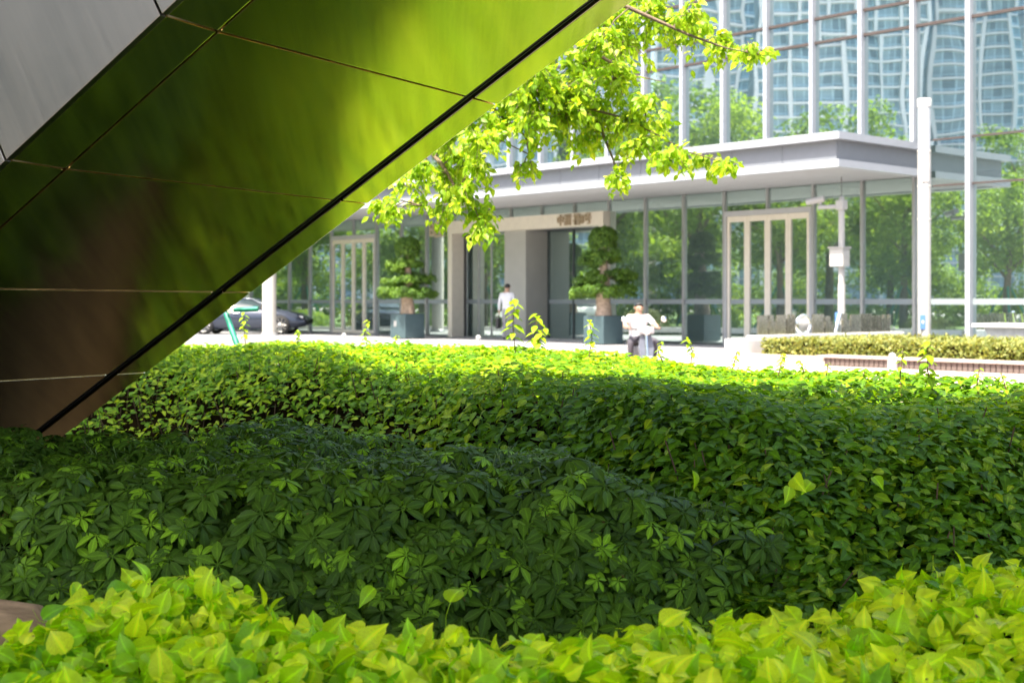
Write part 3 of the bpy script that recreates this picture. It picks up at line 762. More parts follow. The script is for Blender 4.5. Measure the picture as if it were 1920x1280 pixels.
def spray(c, rad, n):
    """a twig from the nearest limb, side twigs fanning out of it, leaves hanging along them"""
    near = min(LIMBPTS, key=lambda p: (p-c).length)
    twigs.tube([near-TB, near.lerp(c,.55)+Vector((0,0,.04))-TB, c-TB], [.007,.005,.003], 4, False)
    nt = max(4, n//9)
    for k in range(nt):
        a = random.uniform(0, 2*math.pi); q = rad*random.uniform(.5,1.15)
        e = c + Vector((math.cos(a)*q, random.gauss(0,.16), math.sin(a)*q*.75 - .25*q))
        m = c.lerp(e, .5) + Vector((0,0,.05)); twigs.tube([c-TB, m-TB, e-TB], [.003,.0025,.0015], 3, False)
        for j in range(n//nt + 1):
            f = random.uniform(.15, 1.05); p = c.lerp(m, f*2) if f < .5 else m.lerp(e, f*2-1)
            LC.append(tuple(p + Vector((random.gauss(0,.02), random.gauss(0,.03), random.gauss(-.01,.02)))))
            d = (e-c).normalized()*.55 + Vector((random.gauss(0,.45), random.gauss(0,.45), -.75)); LDIR.append(tuple(d))
for px, py, rp, n in ((1225,30,58,90),(1290,55,50,80),(1345,80,38,50),(1400,98,26,30),(1430,104,14,12),(1130,75,48,70),(1175,90,55,90),(1095,125,60,95),(1150,150,55,85),
                      (1060,165,55,85),(1005,180,52,75),(958,200,48,65),(920,235,42,55),(868,290,40,55),(900,262,40,45),(990,228,45,55),(1060,215,55,80),(1120,215,52,75),
                      (1180,225,50,75),(1215,195,34,36),(1205,275,45,60),(1262,295,36,42),(1320,303,30,32),(1365,312,20,18),(1160,335,26,22),(982,315,24,22),(1010,270,22,16),
                      (830,325,36,40),(868,365,45,62),(905,400,30,30),(905,432,24,34),(790,380,28,24),(720,385,30,38),(760,350,24,16),(840,395,28,24),(1100,270,34,30),(1240,235,25,20),
                      (1290,30,40,40),(1200,-10,60,50),(1060,60,60,60),(960,120,60,50),(880,210,50,40),(1090,10,60,40),(830,270,40,30),(740,400,20,14),(1000,130,50,60),(1080,190,50,60),(930,165,45,50),(865,240,45,45),(985,105,45,45),(790,320,40,40),(1040,90,45,45),(1150,30,50,50),(900,310,35,30),(850,340,35,35)):
    D = random.uniform(9.8, 10.7) if px > 850 else random.uniform(10.3, 11.1)
    spray(at(px, py, D), rp/FPX*D, int(n*3.7))
# the rest of the crown, above the frame
for k in range(26):
    c = Vector((random.uniform(-5.5, .8), random.uniform(10.5, 14), random.uniform(4.0, 6.4)))
    for _ in range(60):
        v = Vector((random.gauss(0,.35), random.gauss(0,.35), random.gauss(0,.2))); LC.append(tuple(c+v)); LDIR.append((random.gauss(0,.5), random.gauss(0,.5), -.7))
o = twigs.build("twigs", "bark", tree); o["kind"] = "stuff"
P = np.array(LC); n = len(P)
nr = rand_unit(n)*.7 + np.array([[-.2,-.4,.55]]); dr = np.array(LDIR)
Rm = frames(nr, dr); sz = RNG.uniform(.048, .088, n); tint = np.clip(.62+.24*RNG.normal(size=n), .03, .98)
vis = in_view(P, 0); slabpx = (960+P[:,0]/P[:,1]*FPX)*.762 + (HZ-(P[:,2]-CAMZ)/P[:,1]*FPX) > 930
score = sz/P[:,1] - (~(vis & slabpx)); top = np.argsort(-score)[:300]; rest = np.setdiff1d(np.arange(n), top)
scatter("foliage", [OVATE, OVATE_SIMPLE], P[rest], Rm[rest], sz[rest], tint[rest], "tree_leaf", tree, TB)
leaf_children("leaf", [OVATE], P[top], Rm[top], sz[top], tint[top], "tree_leaf", tree, TB)
prop = empty("tree_prop", (-2.7, 11.9, 0)); tag(prop, "green painted tripod tree prop rising behind the hedge beside the dark car", "tree prop")
def pl(px, py, D): return at(px, py, D) - Vector((-2.7,11.9,0))
a_, b_ = pl(424, 588, 11.9), pl(460, 690, 11.6)
MB().tube([a_, b_, b_+(b_-a_)*1.6], .025, 10).build("leg", "prop_green", prop)
MB().tube([pl(412,584,11.95), pl(250,650,12.3), pl(120,705,12.6)], .035, 10).build("leg", "prop_green", prop)
MB().tube([pl(424,581,11.85), pl(484,579,11.8)], .023, 10).build("cross_bar", "prop_green", prop)
MB().tube([pl(432,582,11.76), pl(432,582,11.70)], .028, 10).build("bar_end", "champagne", prop)

# ================================================================== things in front of the building
def topiary(s, w, label):
    p = loc_w(s, w)
    pl_ = empty("square_planter", p, BROT); tag(pl_, "dark teal square planter box "+label[0], "planter", "teal planter boxes by the entrance")
    MB().box(-.39,.39,-.39,.39,.03,.8).build("box_body", "planter_teal", pl_, bevel=.008)
    MB().box(-.34,.34,-.34,.34,.0,.03).build("box_foot", "dark_grey", pl_)
    MB().box(-.36,.36,-.36,.36,.795,.806).build("potting_soil", "soil", pl_)
    MB().box(-.21,-.06,-.397,-.391,.40,.58).build("label_plate", "silver_metal", pl_)
    t = empty("topiary_tree", p+Vector((0,0,.8)), BROT+random.uniform(0,.6)); tag(t, "cloud-pruned dome-topped evergreen "+label[1], "topiary tree", "pruned evergreens by the entrance")
    MB().tube([(0,0,-.1),(.02,0,.2),(-.03,.02,.55),(.04,0,.95),(.0,.02,1.5),(.02,0,2.1)], [.26,.21,.19,.15,.10,.05], 12).build("trunk", "pale_bark", t)
    pads = [(0,0,2.15,.40,.40,"dome"),(-.05,0,1.62,.58,.17,0),(-.35,-.1,1.50,.28,.12,0),(.22,.1,1.14,.66,.16,0),(-.42,-.1,1.02,.34,.12,0),(.05,-.1,.72,.80,.18,0),(-.5,-.2,.66,.36,.13,0),(.55,.1,.72,.38,.15,0)]
    for k,(x,y,z,r,h,kd) in enumerate(pads):
        if kd:
            n = 4200; d = rand_unit(n); d[:,2] = np.where(d[:,2] < -.45, -d[:,2], d[:,2]); vb = RNG.normal(0, .12, n)
            q = np.sign(d[:,2])*np.abs(d[:,2])**.85; Pp = np.stack([d[:,0]*r, d[:,1]*r, q*.40], 1)*(1 + .05*np.sin(d[:,[0]]*7+d[:,[2]]*6))*RNG.uniform(.90,1.04,(n,1)); Pp[:,2] -= .08
        else:
            nbl = int(18*r/.4); ang = RNG.uniform(0, 2*np.pi, nbl); q = np.sqrt(RNG.random(nbl))*.95
            cb = np.stack([np.cos(ang)*q*r, np.sin(ang)*q*r*.9, RNG.normal(.1,.45,nbl)*h - .08*q], 1); rb = RNG.uniform(.10,.19,nbl)
            n = nbl*190; w_ = RNG.integers(0, nbl, n); d = rand_unit(n); d[:,2] = np.where(d[:,2] < -.5, -d[:,2], d[:,2])
            Pp = cb[w_] + d*rb[w_][:,None]*np.array([1.15,1.15,.8])*RNG.uniform(.6,1.12,(n,1)); vb = RNG.normal(0,.16,nbl)[w_]
        Pp += np.array([x,y,z]); nr_ = d*.7+rand_unit(n)*.5
        Rm_ = frames(nr_, rand_unit(n)); tn = np.clip(.45+.2*RNG.normal(size=n)+vb,0,1)
        scatter("foliage_pad", [SMALL], Pp, Rm_, RNG.uniform(.04,.085,n), tn, "topiary_leaf", t)
        if kd: MB().lathe([(.0,.24),(.2,.18),(.31,.02),(.30,-.16),(.02,-.26)],14,(x,y,z)).build("inner_twigs", "twig_dark", t)
        elif k and r > .5: MB().tube([(0,0,z-.15),(x,y,z-.03)],[.05,.03],6).build("limb", "pale_bark", t)
def loc_of(px, D): 
    v = at(px, HZ, D) - F0; v.z = 0; return v.dot(ES), v.dot(NF)
topiary(*loc_of(764, 42.9), ("near the narrow glazed doors and the building letter", "beside the building letter"))
topiary(*loc_of(1131, 37.2), ("under the pruned tree behind the scooter", "in front of the portal lettering"))

# round canopy column
c = loc_w(*loc_of(505, 47.0)); col = empty("canopy_column", c); tag(col, "thick round concrete column in front of the dark car", "column")
MB().lathe([(.24,0),(.24,4.17)], 24).build("shaft", "concrete_column", col)
MB().lathe([(.30,0),(.30,.08),(.24,.10)], 24).build("base_ring", "silver_metal", col)

# planting bed with clipped hedge on the right
bed = empty("raised_planter", loc_w(25.0, 8.0), BROT); tag(bed, "low raised planter wall faced with upright brown slats", "planter wall")
MB().box(2.8, 12, .02, .25, 0, .155).build("wall_core", "slat_brown", bed)
MB().box(0, 2.79, -.02, .6, .0, .09).build("plain_step", "pink_granite", bed)
MB().box(.5, 2.79, .2, .6, .09, .155).build("plain_step", "pink_granite", bed)
slat = MB().box(0, .085, -.012, .018, .01, .152).mesh("slat", "slat_brown", bevel=.003)
for k in range(90): copy_obj(slat, "slat", bed, (2.82+k*.102, 0, 0))
cop = MB().box(0, 1.19, -.05, .42, .157, .197).mesh("coping_stone", "pink_granite", bevel=.006)
for k in range(8): copy_obj(cop, "coping_stone", bed, (2.62+k*1.2, 0, 0))
MB().box(.9, 12, .62, 5.2, 0, .15).build("bed_soil", "soil", bed)
hd = empty("clipped_hedge", loc_w(25.9, 7.45), BROT); tag(hd, "neatly clipped yellow green box hedge in the slatted planter", "hedge")
MB().box(.05, 11, .06, 4.4, .12, .42).build("core", "twig_dark", hd)
n = 15000; face = RNG.random(n); x = RNG.uniform(0, 11, n); y = RNG.uniform(0, 4.45, n); z = RNG.uniform(.14, .47, n)
fr_ = face < .45; sd = (face >= .45) & (face < .53); tp = face >= .53
y[fr_] = RNG.normal(.02,.03,fr_.sum()); x[sd] = RNG.normal(.02,.03,sd.sum()); z[tp] = .455 + RNG.normal(0,.02,tp.sum())
nr = rand_unit(n)*.7; nr[fr_,1] -= .6; nr[tp,2] += .7; nr[sd,0] -= .6
tint = np.clip(.5+.25*RNG.normal(size=n), 0, 1)
scatter("foliage", [SMALL], np.stack([x,y,z],1), frames(nr, rand_unit(n)), RNG.uniform(.05,.085,n), tint, "clipped_hedge", hd)
# white side wall of the bed with the metal screen on it
sw = empty("white_planter_wall", loc_w(25.35, 7.9), BROT); tag(sw, "white granite end wall stepping down beside the clipped hedge", "wall")
MB().box(-.18, .18, .9, 6.3, 0, .50).build("wall_block", "white_granite", sw, bevel=.02)
MB().box(-.26, .26, .3, .898, 0, .44).build("wall_step", "white_granite", sw, bevel=.02)
MB().box(-.34, .36, -.15, .298, 0, .22).build("wall_step", "white_granite", sw, bevel=.02)
scr = empty("metal_screen", loc_w(25.35, 7.0)+Vector((0,0,.5)), BROT); tag(scr, "row of upright pierced stainless plates standing on the white wall", "metal screen")
yy = .15; r_ = random.Random(5)
for k, (wd, kd) in enumerate(((.35,"p"),(.28,"h"),(.34,"p"),(.32,"g"),(.62,"ring"),(.42,"p"),(.36,"h"),(.30,"tilt"),(.34,"h"),(.44,"p"),(.40,"bars"),(.36,"bars"),(.42,"g"))):
    h = .40 + r_.uniform(-.02,.03)
    m_ = MB()
    if kd == "p": m_.box(-.02,.02,0,wd-.03,0,h)
    elif kd == "h": m_.box(-.03,.03,0,wd-.03,0,h*.36); m_.box(-.035,.035,.03,wd-.08,h*.37,h*.7); m_.box(-.03,.03,.0,wd*.55,h*.71,h)
    elif kd == "g":
        for q in range(4): m_.box(-.03,.03, q*wd/4, q*wd/4+wd/4-.03, 0, h*(.8+.2*(q%2)))
    elif kd == "bars":
        for q in range(6): m_.box(-.025,.025, q*wd/6, q*wd/6+wd/6-.025, 0, h)
    elif kd == "tilt": m_.tube([(0,.05,.02),(0,wd-.05,h+.05)], .05, 8); m_.box(-.015,.015,0,wd-.03,0,h*.5)
    else:
        pts = [(0, wd/2-.02+.24*math.cos(a), h/2+.195*math.sin(a)) for a in np.linspace(0, 2*math.pi, 25)]; m_.tube(pts, .035, 8, False); m_.box(-.012,.012,.12,wd-.16,.05,h-.05)
    m_.build("screen_plate", "chrome" if kd in ("ring","tilt") else "screen_steel", scr, loc=(0, yy, 0)); yy += wd

# lamp column
lc = empty("lamp_column", loc_w(*loc_of(1733, 28.2))); tag(lc, "tall white cylindrical lamp column with a clear lantern top", "street lamp")
MB().lathe([(.138,0),(.138,2.92)],24).build("shaft", "pole_white", lc)
MB().lathe([(.138,2.94),(.138,4.36)],24).build("shaft", "pole_white", lc)
MB().lathe([(.132,4.39),(.132,5.30)],24).build("lantern", "lamp_diffuser", lc)
MB().lathe([(.142,5.30),(.142,5.48),(.0,5.50)],24).build("cap", "pole_white", lc)
for z in (2.92, 3.62, 4.36): MB().lathe([(.141,z),(.145,z+.012),(.141,z+.03)],24).build("joint_ring", "champagne", lc)
MB().box(-.085,.055,-.150,-.125,3.72,4.10).build("speaker_grille", "grey_granite", lc)
o = MB().box(-.13,-.02,-.146,-.128,.62,.92).build("notice_plate", "sign_blue", lc)
MB().box(-.095,-.055,-.149,-.1465,.74,.80).build("notice_mark", "sign_yellow", o)
# camera pole
cp = empty("camera_pole", loc_w(*loc_of(1578, 30.6)), BROT); tag(cp, "white pole with a surveillance camera arm and control box", "camera pole")
MB().tube([(0,0,0),(0,0,1.6)], .085, 14).build("pole", "pole_white", cp)
MB().tube([(0,0,1.6),(0,0,3.50)], .072, 14).build("pole", "pole_white", cp)
MB().box(-.22,.14,-.16,.12,2.0,2.42).build("control_box", "pole_white", cp, bevel=.01)
MB().box(-.25,.17,-.19,.14,2.42,2.45).build("box_lid", "pole_white", cp)
MB().box(-.10,.10,-.1,.1,3.30,3.52).build("arm_bracket", "pole_white", cp, bevel=.02)
MB().tube([(0,0,3.38),(-.55,-.12,3.38)], .05, 10).build("arm", "pole_white", cp)
MB().tube([(-.50,-.12,3.44),(-.50,-.12,3.56)], .045, 10).build("camera_mount", "pole_white", cp)
MB().tube([(-.40,-.10,3.57),(-.78,-.26,3.50)], .075, 12).build("camera_body", "pole_white", cp)
MB().lathe([(.0,3.62),(.06,3.58),(.065,3.52)],12).build("dome", "pole_white", cp)
MB().tube([(0,0,3.6),(0,0,4.05)], .008, 5).build("lightning_rod", "transom_brown", cp)
MB().box(-.10,-.03,-.11,-.09,.72,.95).build("notice_plate", "sign_blue", cp)
# tapered basin in front of the glass
bs = empty("tapered_planter", loc_w(28.75, 1.5), BROT); tag(bs, "grey granite tapered trough with a wide rim beyond the clipped hedge", "planter")
MB().add([(-.75,-.4,0),(.85,-.4,0),(.85,.4,0),(-.75,.4,0),(-1.05,-.5,.64),(1.2,-.5,.64),(1.2,.5,.64),(-1.05,.5,.64)],
         [(0,3,2,1),(4,5,6,7),(0,1,5,4),(1,2,6,5),(2,3,7,6),(3,0,4,7)]).build("trough", "grey_granite", bs)
MB().box(-1.28,1.3,-.6,.6,.642,.72).build("rim", "white_granite", bs, bevel=.01)
for k in range(9):
    a = MB().tube([(-.8+k*.2,0,.72),(-.8+k*.2+random.uniform(-.05,.05),0,.95)],.01,5); a.build("stem", "green_stem", bs)
# bollard lights
for px, D, zt, lab in ((1673,21.5,.38,"short path light with a white ball top before the brown slatted wall"),(897,31,.42,"short path light with a white ball top near the walking man"),(645,33,.42,"short path light with a white ball top before the narrow glazed doors")):
    g = at(px, HZ, D); g.z = 0
    b = empty("path_light", g); tag(b, lab, "path light", "path lights")
    z0 = -.22 if px < 1500 else .004
    MB().tube([(0,0,z0),(0,0,zt-.13)], .075 if px > 1500 else .05, 14).build("post", "grey_granite", b)
    MB().lathe([(.0,zt),(.045,zt-.02),(.06,zt-.06),(.045,zt-.11),(.03,zt-.13)], 14).build("lamp_globe", "pole_white", b)

# ------------------------------------------------------------------ cars
def car_parts(paint):
    """a low four-door coupe, nose to +x, wheels on z 0"""
    L = []
    st = [(-2.32,.42,.74,.70,.62),(-2.2,.30,.98,.84,.66),(-1.7,.22,1.02,.90,.72),(-1.1,.20,.98,.91,.74),(0,.20,.95,.92,.74),(.85,.20,.93,.91,.74),(1.45,.22,.86,.90,.72),(1.95,.26,.74,.84,.66),(2.22,.34,.60,.70,.55),(2.30,.42,.52,.55,.45)]
    V, F = [], []
    for x, z0, z1, w, wt in st:
        ring = [(-w*.86,z0),(-w,z0+.14),(-w,(z0+z1)*.52),(-w*.96,z1-.10),(-wt,z1),(0,z1+.025),(wt,z1),(w*.96,z1-.10),(w,(z0+z1)*.52),(w,z0+.14),(w*.86,z0)]
        V += [(x,y,z) for y,z in ring]
    k = 11
    for i in range(len(st)-1):
        for j in range(k): F.append((i*k+j, i*k+(j+1)%k, (i+1)*k+(j+1)%k, (i+1)*k+j))
    F += [tuple(range(k)), tuple(range((len(st)-1)*k, len(st)*k))[::-1]]
    L.append(("body", MB().add(V, F, True), paint))
    cab = [(-1.85,.98,.70,.99),(-1.0,.98,.60,1.27),(-.35,.96,.56,1.33),(.25,.95,.58,1.29),(1.05,.93,.72,.95)]
    V, F = [], []
    for x, zb, wt, zt in cab: V += [(x,-.78,zb),(x,-wt,zt),(x,0,zt+.03),(x,wt,zt),(x,.78,zb)]
    for i in range(4):
        for j in range(4): F.append((i*5+j, i*5+j+1, (i+1)*5+j+1, (i+1)*5+j))
    L.append(("greenhouse", MB().add(V, F, True), "car_glass"))
    V, F = [], []
    for x, zb, wt, zt in cab[1:4]: V += [(x,-wt-.015,zt+.005),(x,0,zt+.04),(x,wt+.015,zt+.005)]
    for i in range(2):
        for j in range(2): F.append((i*3+j, i*3+j+1, (i+1)*3+j+1, (i+1)*3+j))
    L.append(("roof", MB().add(V, F, True), paint))
    for s in (-1, 1):
        L.append(("pillar", MB().tube([(1.02,s*.76,.95),(.25,s*.60,1.29),(-.35,s*.575,1.33),(-1.0,s*.62,1.27),(-1.83,s*.73,.99)], .028, 6), paint))
        L.append(("side_mirror", MB().tube([(.72,s*.92,.99),(.72,s*1.03,1.0)], .075, 10), "black_plastic"))
        L.append(("headlight", MB().tube([(1.80,s*.72,.68),(2.12,s*.60,.60)], [.05,.07], 8), "car_lamp"))
        L.append(("door_handle", MB().tube([(-.35,s*.925,.78),(-.15,s*.925,.78)], .018, 6), "chrome"))
        for x in (-1.42, 1.36):
            L.append(("wheel_arch", MB().lathe([(.40,-.012),(.40,.012)],26), "black_plastic", (x, s*.905, .345), 1))
            L.append(("tyre", MB().lathe([(.235,-.11),(.325,-.11),(.345,-.07),(.345,.07),(.325,.11),(.235,.11)],28), "tyre", (x, s*.845, .345), 1))
            rm = MB().lathe([(.245,-.10),(.255,.09),(.235,.10),(.225,.02)],28); 
            for q in range(10):
                a = q*math.pi/5; rm.tube([(0,0,.05),(.235*math.cos(a),.235*math.sin(a),.075)], .017, 5, False)
            rm.lathe([(.0,.085),(.06,.08),(.06,.02)],10)
            L.append(("rim", rm, "rim", (x, s*.85, .345), s))
    return L
def car(loc, rz, paint, label):
    t = empty("parked_car", loc, rz); tag(t, label, "car", "cars parked by the building")
    wheels = {}
    for e in car_parts(paint):
        if len(e) == 3: e[1].build(e[0], e[2], t)
        else:
            nm_, mb, mt, lo, sd = e
            o = mb.build(nm_, mt, t, loc=lo); o.rotation_euler = (R(-90 if sd > 0 else 90), 0, 0)
car((-9.72, 49.2, .0), R(-2), "car_paint", "dark blue grey sports saloon parked behind the round column")
car((-15.5, 43.8, .03), R(70), "car_white", "white saloon car seen mirrored in the entrance glass")

# ------------------------------------------------------------------ people
def skin_person(name, J, E, RAD, matfn, mats, parent, root=0):
    me = bpy.data.meshes.new("tmp"); me.from_pydata(J, E, []); ob = bpy.data.objects.new("tmp", me); COL.objects.link(ob)
    md = ob.modifiers.new("s", 'SKIN'); sv = me.skin_vertices[0].data
    for i, r in enumerate(RAD): sv[i].radius = (r, r) if not hasattr(r, '__len__') else r; sv[i].use_root = (i == root)
    md.use_smooth_shade = True
    ss = ob.modifiers.new("u", 'SUBSURF'); ss.levels = 2; ss.render_levels = 2
    dg = bpy.context.evaluated_depsgraph_get(); em = bpy.data.meshes.new_from_object(ob.evaluated_get(dg), preserve_all_data_layers=False, depsgraph=dg)
    bpy.data.objects.remove(ob); em.name = name
    em.materials.clear()
    for m_ in mats: em.materials.append(M[m_])
    for p in em.polygons: p.material_index = matfn(p.center); p.use_smooth = True
    o = bpy.data.objects.new(name, em); link(o, parent); return o

def hand(J, E, RAD, wrist, d, side):
    """palm with five fingers hanging on from the wrist vertex"""
    W = Vector(J[wrist]); d = Vector(d).normalized(); sdv = Vector(side).normalized()
    J.append(tuple(W+d*.055)); E.append((wrist, len(J)-1)); RAD.append((.030,.022)); pm = len(J)-1
    for k, (off, ln) in enumerate(((-.028,.070),(-.010,.080),(.009,.074),(.027,.058))):
        p1 = W+d*.095+sdv*off; p2 = p1+d*ln*.8+Vector((0,.01,0))
        J.append(tuple(p1)); RAD.append(.010); E.append((pm, len(J)-1)); J.append(tuple(p2)); RAD.append(.008); E.append((len(J)-2, len(J)-1))
    p1 = W+d*.05-sdv*.045; J.append(tuple(p1)); RAD.append(.011); E.append((pm, len(J)-1)); J.append(tuple(p1+d*.045-sdv*.01)); RAD.append(.009); E.append((len(J)-2, len(J)-1))

def face_bits(o_par, c, fwd, r, hairmat):
    """hair cap, eyes, nose, mouth and ears about the head centre"""
    f = Vector(fwd).normalized(); s = Vector((0,0,1)).cross(f).normalized()
    n, mrows = 14, 8; V, F = [], []
    for i in range(mrows):
        for k in range(n):
            a = 2*math.pi*k/n; th = i/(mrows-1)*math.pi*(.46-.20*math.sin(a)); dirv = s*math.cos(a)*math.sin(th) + f*math.sin(a)*math.sin(th) + Vector((0,0,1))*math.cos(th)
            front = max(0, dirv.dot(f)); rr = r*1.05
            V.append(Vector(c)+Vector((0,0,.012)) - f*.012 + dirv*rr*1.02)
    for i in range(mrows-1):
        for k in range(n): F.append((i*n+k, i*n+(k+1)%n, (i+1)*n+(k+1)%n, (i+1)*n+k))
    MB().add(V, F, True).build("hair", hairmat, o_par)
    C = Vector(c)
    for sg in (-1, 1):
        MB().lathe([(0,.011),(.010,.004),(.011,-.004),(0,-.011)], 8, tuple(C+f*r*.93+s*sg*.033+Vector((0,0,.0)))).build("eye", "hair_black", o_par)
        MB().lathe([(0,.032),(.012,.015),(.014,-.015),(0,-.03)], 8, tuple(C+s*sg*r*.98-f*.01)).build("ear", "skin", o_par)
    MB().tube([C+f*r*.95+Vector((0,0,.005)), C+f*(r*1.13)+Vector((0,0,-.035))], [.008,.016], 6).build("nose", "skin", o_par)
    MB().tube([C+f*r*.96+s*.022+Vector((0,0,-.062)), C+f*r*1.0+Vector((0,0,-.062)), C+f*r*.96-s*.022+Vector((0,0,-.062))], .005, 5).build("mouth", "trousers_dark", o_par)

# walking man, seen from behind
mp_ = loc_w(*loc_of(951, 41.2)); man = empty("person", mp_, R(-18)); tag(man, "man in white shirt and grey trousers walking towards the entrance with a black bag", "person")
J = [(0,0,.95),(0,.01,1.12),(0,.0,1.34),(0,-.01,1.47),(0,.01,1.53),(0,.02,1.62),(0,.02,1.70),
     (-.10,0,.90),(-.11,.06,.50),(-.11,-.04,.09),(-.11,.10,.04), (.10,0,.90),(.11,.16,.52),(.11,.20,.10),(.11,.34,.05),
     (-.19,0,1.40),(-.25,-.02,1.14),(-.27,.03,.90), (.19,0,1.40),(.25,-.04,1.14),(.26,.08,.91)]
RAD = [.15,(.145,.11),(.165,.115),.10,.055,.078,.082,.095,.066,.045,.04,.095,.066,.045,.04,.075,.052,.036,.075,.052,.036]
E = [(0,1),(1,2),(2,3),(3,4),(4,5),(5,6),(0,7),(7,8),(8,9),(9,10),(0,11),(11,12),(12,13),(13,14),(2,15),(15,16),(16,17),(2,18),(18,19),(19,20)]
hand(J, E, RAD, 17, (0,.05,-1), (0,1,0)); hand(J, E, RAD, 20, (0,.15,-1), (0,1,0))
def mm(c):
    if c.z > 1.475: return 0
    if abs(c.x) > .17 and c.z < .93 and c.z > .6: return 0
    if c.z > .97 or abs(c.x) > .20: return 1
    if c.z < .085: return 3
    return 2
skin_person("body", J, E, RAD, mm, ["skin","shirt_white","trousers_grey","shoe_black"], man)
face_bits(man, (0,.02,1.645), (-.25,1,0), .088, "hair_black")
bag = empty("black_bag", mp_ + Vector((-.27,.0,.0)), R(-18)); tag(bag, "slim black bag carried in the walking man's hand", "bag")
MB().box(-.04,.04,-.17,.17,.36,.68).build("bag_body", "black_plastic", bag, bevel=.02)
MB().tube([(0,-.08,.68),(0,-.06,.79),(0,.06,.79),(0,.08,.68)], .010, 6, False).build("bag_handle", "black_plastic", bag)

# scooter and rider, coming towards the camera
sp = at(1203, HZ, 25.0); sp.z = -.22
scs = .90
sco = empty("motor_scooter", sp, R(8)); tag(sco, "white motor scooter ridden towards the hedge", "scooter"); sco.scale = (scs,)*3
for y in (-.58, .62):
    t_ = MB(); pts = [(0, y+.2*math.cos(a), .22+.2*math.sin(a)) for a in np.linspace(0, 2*math.pi, 21)]
    w_ = t_.tube(pts, .045, 8, False).build("wheel", "tyre", sco); MB().lathe([(.17,-.03),(.17,.03),(.05,.03)],14).build("rim", "rim", w_).matrix_local = Matrix.Translation((0,y,.22)) @ Matrix.Rotation(R(90),4,'Y')
MB().add([(-.11,-.50,.30),(.11,-.50,.30),(.17,-.42,.62),(-.17,-.42,.62),(-.11,-.38,.90),(.11,-.38,.90),(-.10,-.28,.30),(.10,-.28,.30),(.15,-.30,.62),(-.15,-.30,.62),(-.10,-.28,.90),(.10,-.28,.90)],
         [(0,1,2,3),(3,2,5,4),(7,6,9,8),(8,9,10,11),(0,3,9,6),(3,4,10,9),(1,7,8,2),(2,8,11,5),(4,5,11,10),(0,6,7,1)]).build("front_shield", "scooter_grey", sco, bevel=.02)
MB().box(-.17,.17,-.44,-.24,.905,1.06).build("handlebar_cowl", "scooter_white", sco, bevel=.04)
MB().box(-.09,.09,-.74,-.46,.36,.46).build("mudguard", "scooter_white", sco, bevel=.04)
MB().box(-.15,.15,-.28,.30,.24,.32).build("footboard", "black_plastic", sco, bevel=.02)
MB().box(-.18,.18,.15,.85,.34,.66).build("rear_body", "scooter_white", sco, bevel=.06)
MB().box(-.15,.15,.15,.80,.665,.76).build("seat", "black_plastic", sco, bevel=.03)
MB().tube([(0,-.52,.25),(0,-.36,1.0)], .03, 8).build("fork", "chrome", sco)
MB().tube([(-.36,-.20,1.02),(-.12,-.32,1.00),(.12,-.32,1.00),(.36,-.20,1.02)], .018, 8).build("handlebar", "black_plastic", sco)
MB().lathe([(.0,.06),(.07,.05),(.09,0),(.08,-.04)],16).build("headlight", "car_lamp", sco, loc=(0,-.46,.98)).rotation_euler = (R(90),0,0)
for s_ in (-1,1):
    m0 = MB().tube([(s_*.27,-.24,1.02),(s_*.40,-.22,1.17)], .008, 6).build("mirror_stalk", "black_plastic", sco)
    MB().lathe([(.0,.012),(.055,.01),(.06,-.01),(0,-.015)],14).build("mirror_head", "chrome", m0, loc=(s_*.42,-.22,1.21)).rotation_euler = (R(90),0,0)
rd = empty("person", sp, R(8)); tag(rd, "man in white short-sleeved shirt riding the motor scooter", "person"); rd.scale = (scs,)*3
J = [(0,.36,.80),(0,.34,.98),(0,.28,1.18),(0,.26,1.29),(0,.25,1.34),(0,.23,1.42),(0,.22,1.50),
     (-.11,.30,.78),(-.27,-.14,.76),(-.25,-.08,.40),(-.25,-.22,.35), (.11,.30,.78),(.27,-.14,.76),(.25,-.08,.40),(.25,-.22,.35),
     (-.20,.27,1.24),(-.33,.10,1.06),(-.31,-.12,1.04), (.20,.27,1.24),(.33,.10,1.06),(.31,-.12,1.04)]
RAD = [.155,(.16,.13),(.18,.125),.105,.058,.080,.084,.10,.075,.05,.042,.10,.075,.05,.042,.080,.055,.038,.080,.055,.038]
hand(J, E2 := [tuple(e) for e in [(0,1),(1,2),(2,3),(3,4),(4,5),(5,6),(0,7),(7,8),(8,9),(9,10),(0,11),(11,12),(12,13),(13,14),(2,15),(15,16),(16,17),(2,18),(18,19),(19,20)]], RAD, 17, (.1,-1,-.15), (1,0,0))
hand(J, E2, RAD, 20, (-.1,-1,-.15), (-1,0,0))
def mr_(c):
    if c.z > 1.295: return 0
    if abs(c.x) > .2 and c.y < .12 and c.z > .95: return 0
    if c.z > .86: return 1
    if c.z < .37: return 3
    return 2
skin_person("body", J, E2, RAD, mr_, ["skin","shirt_white","trousers_dark","shoe_black"], rd)
face_bits(rd, (0,.225,1.445), (0,-1,-.05), .09, "hair_black")

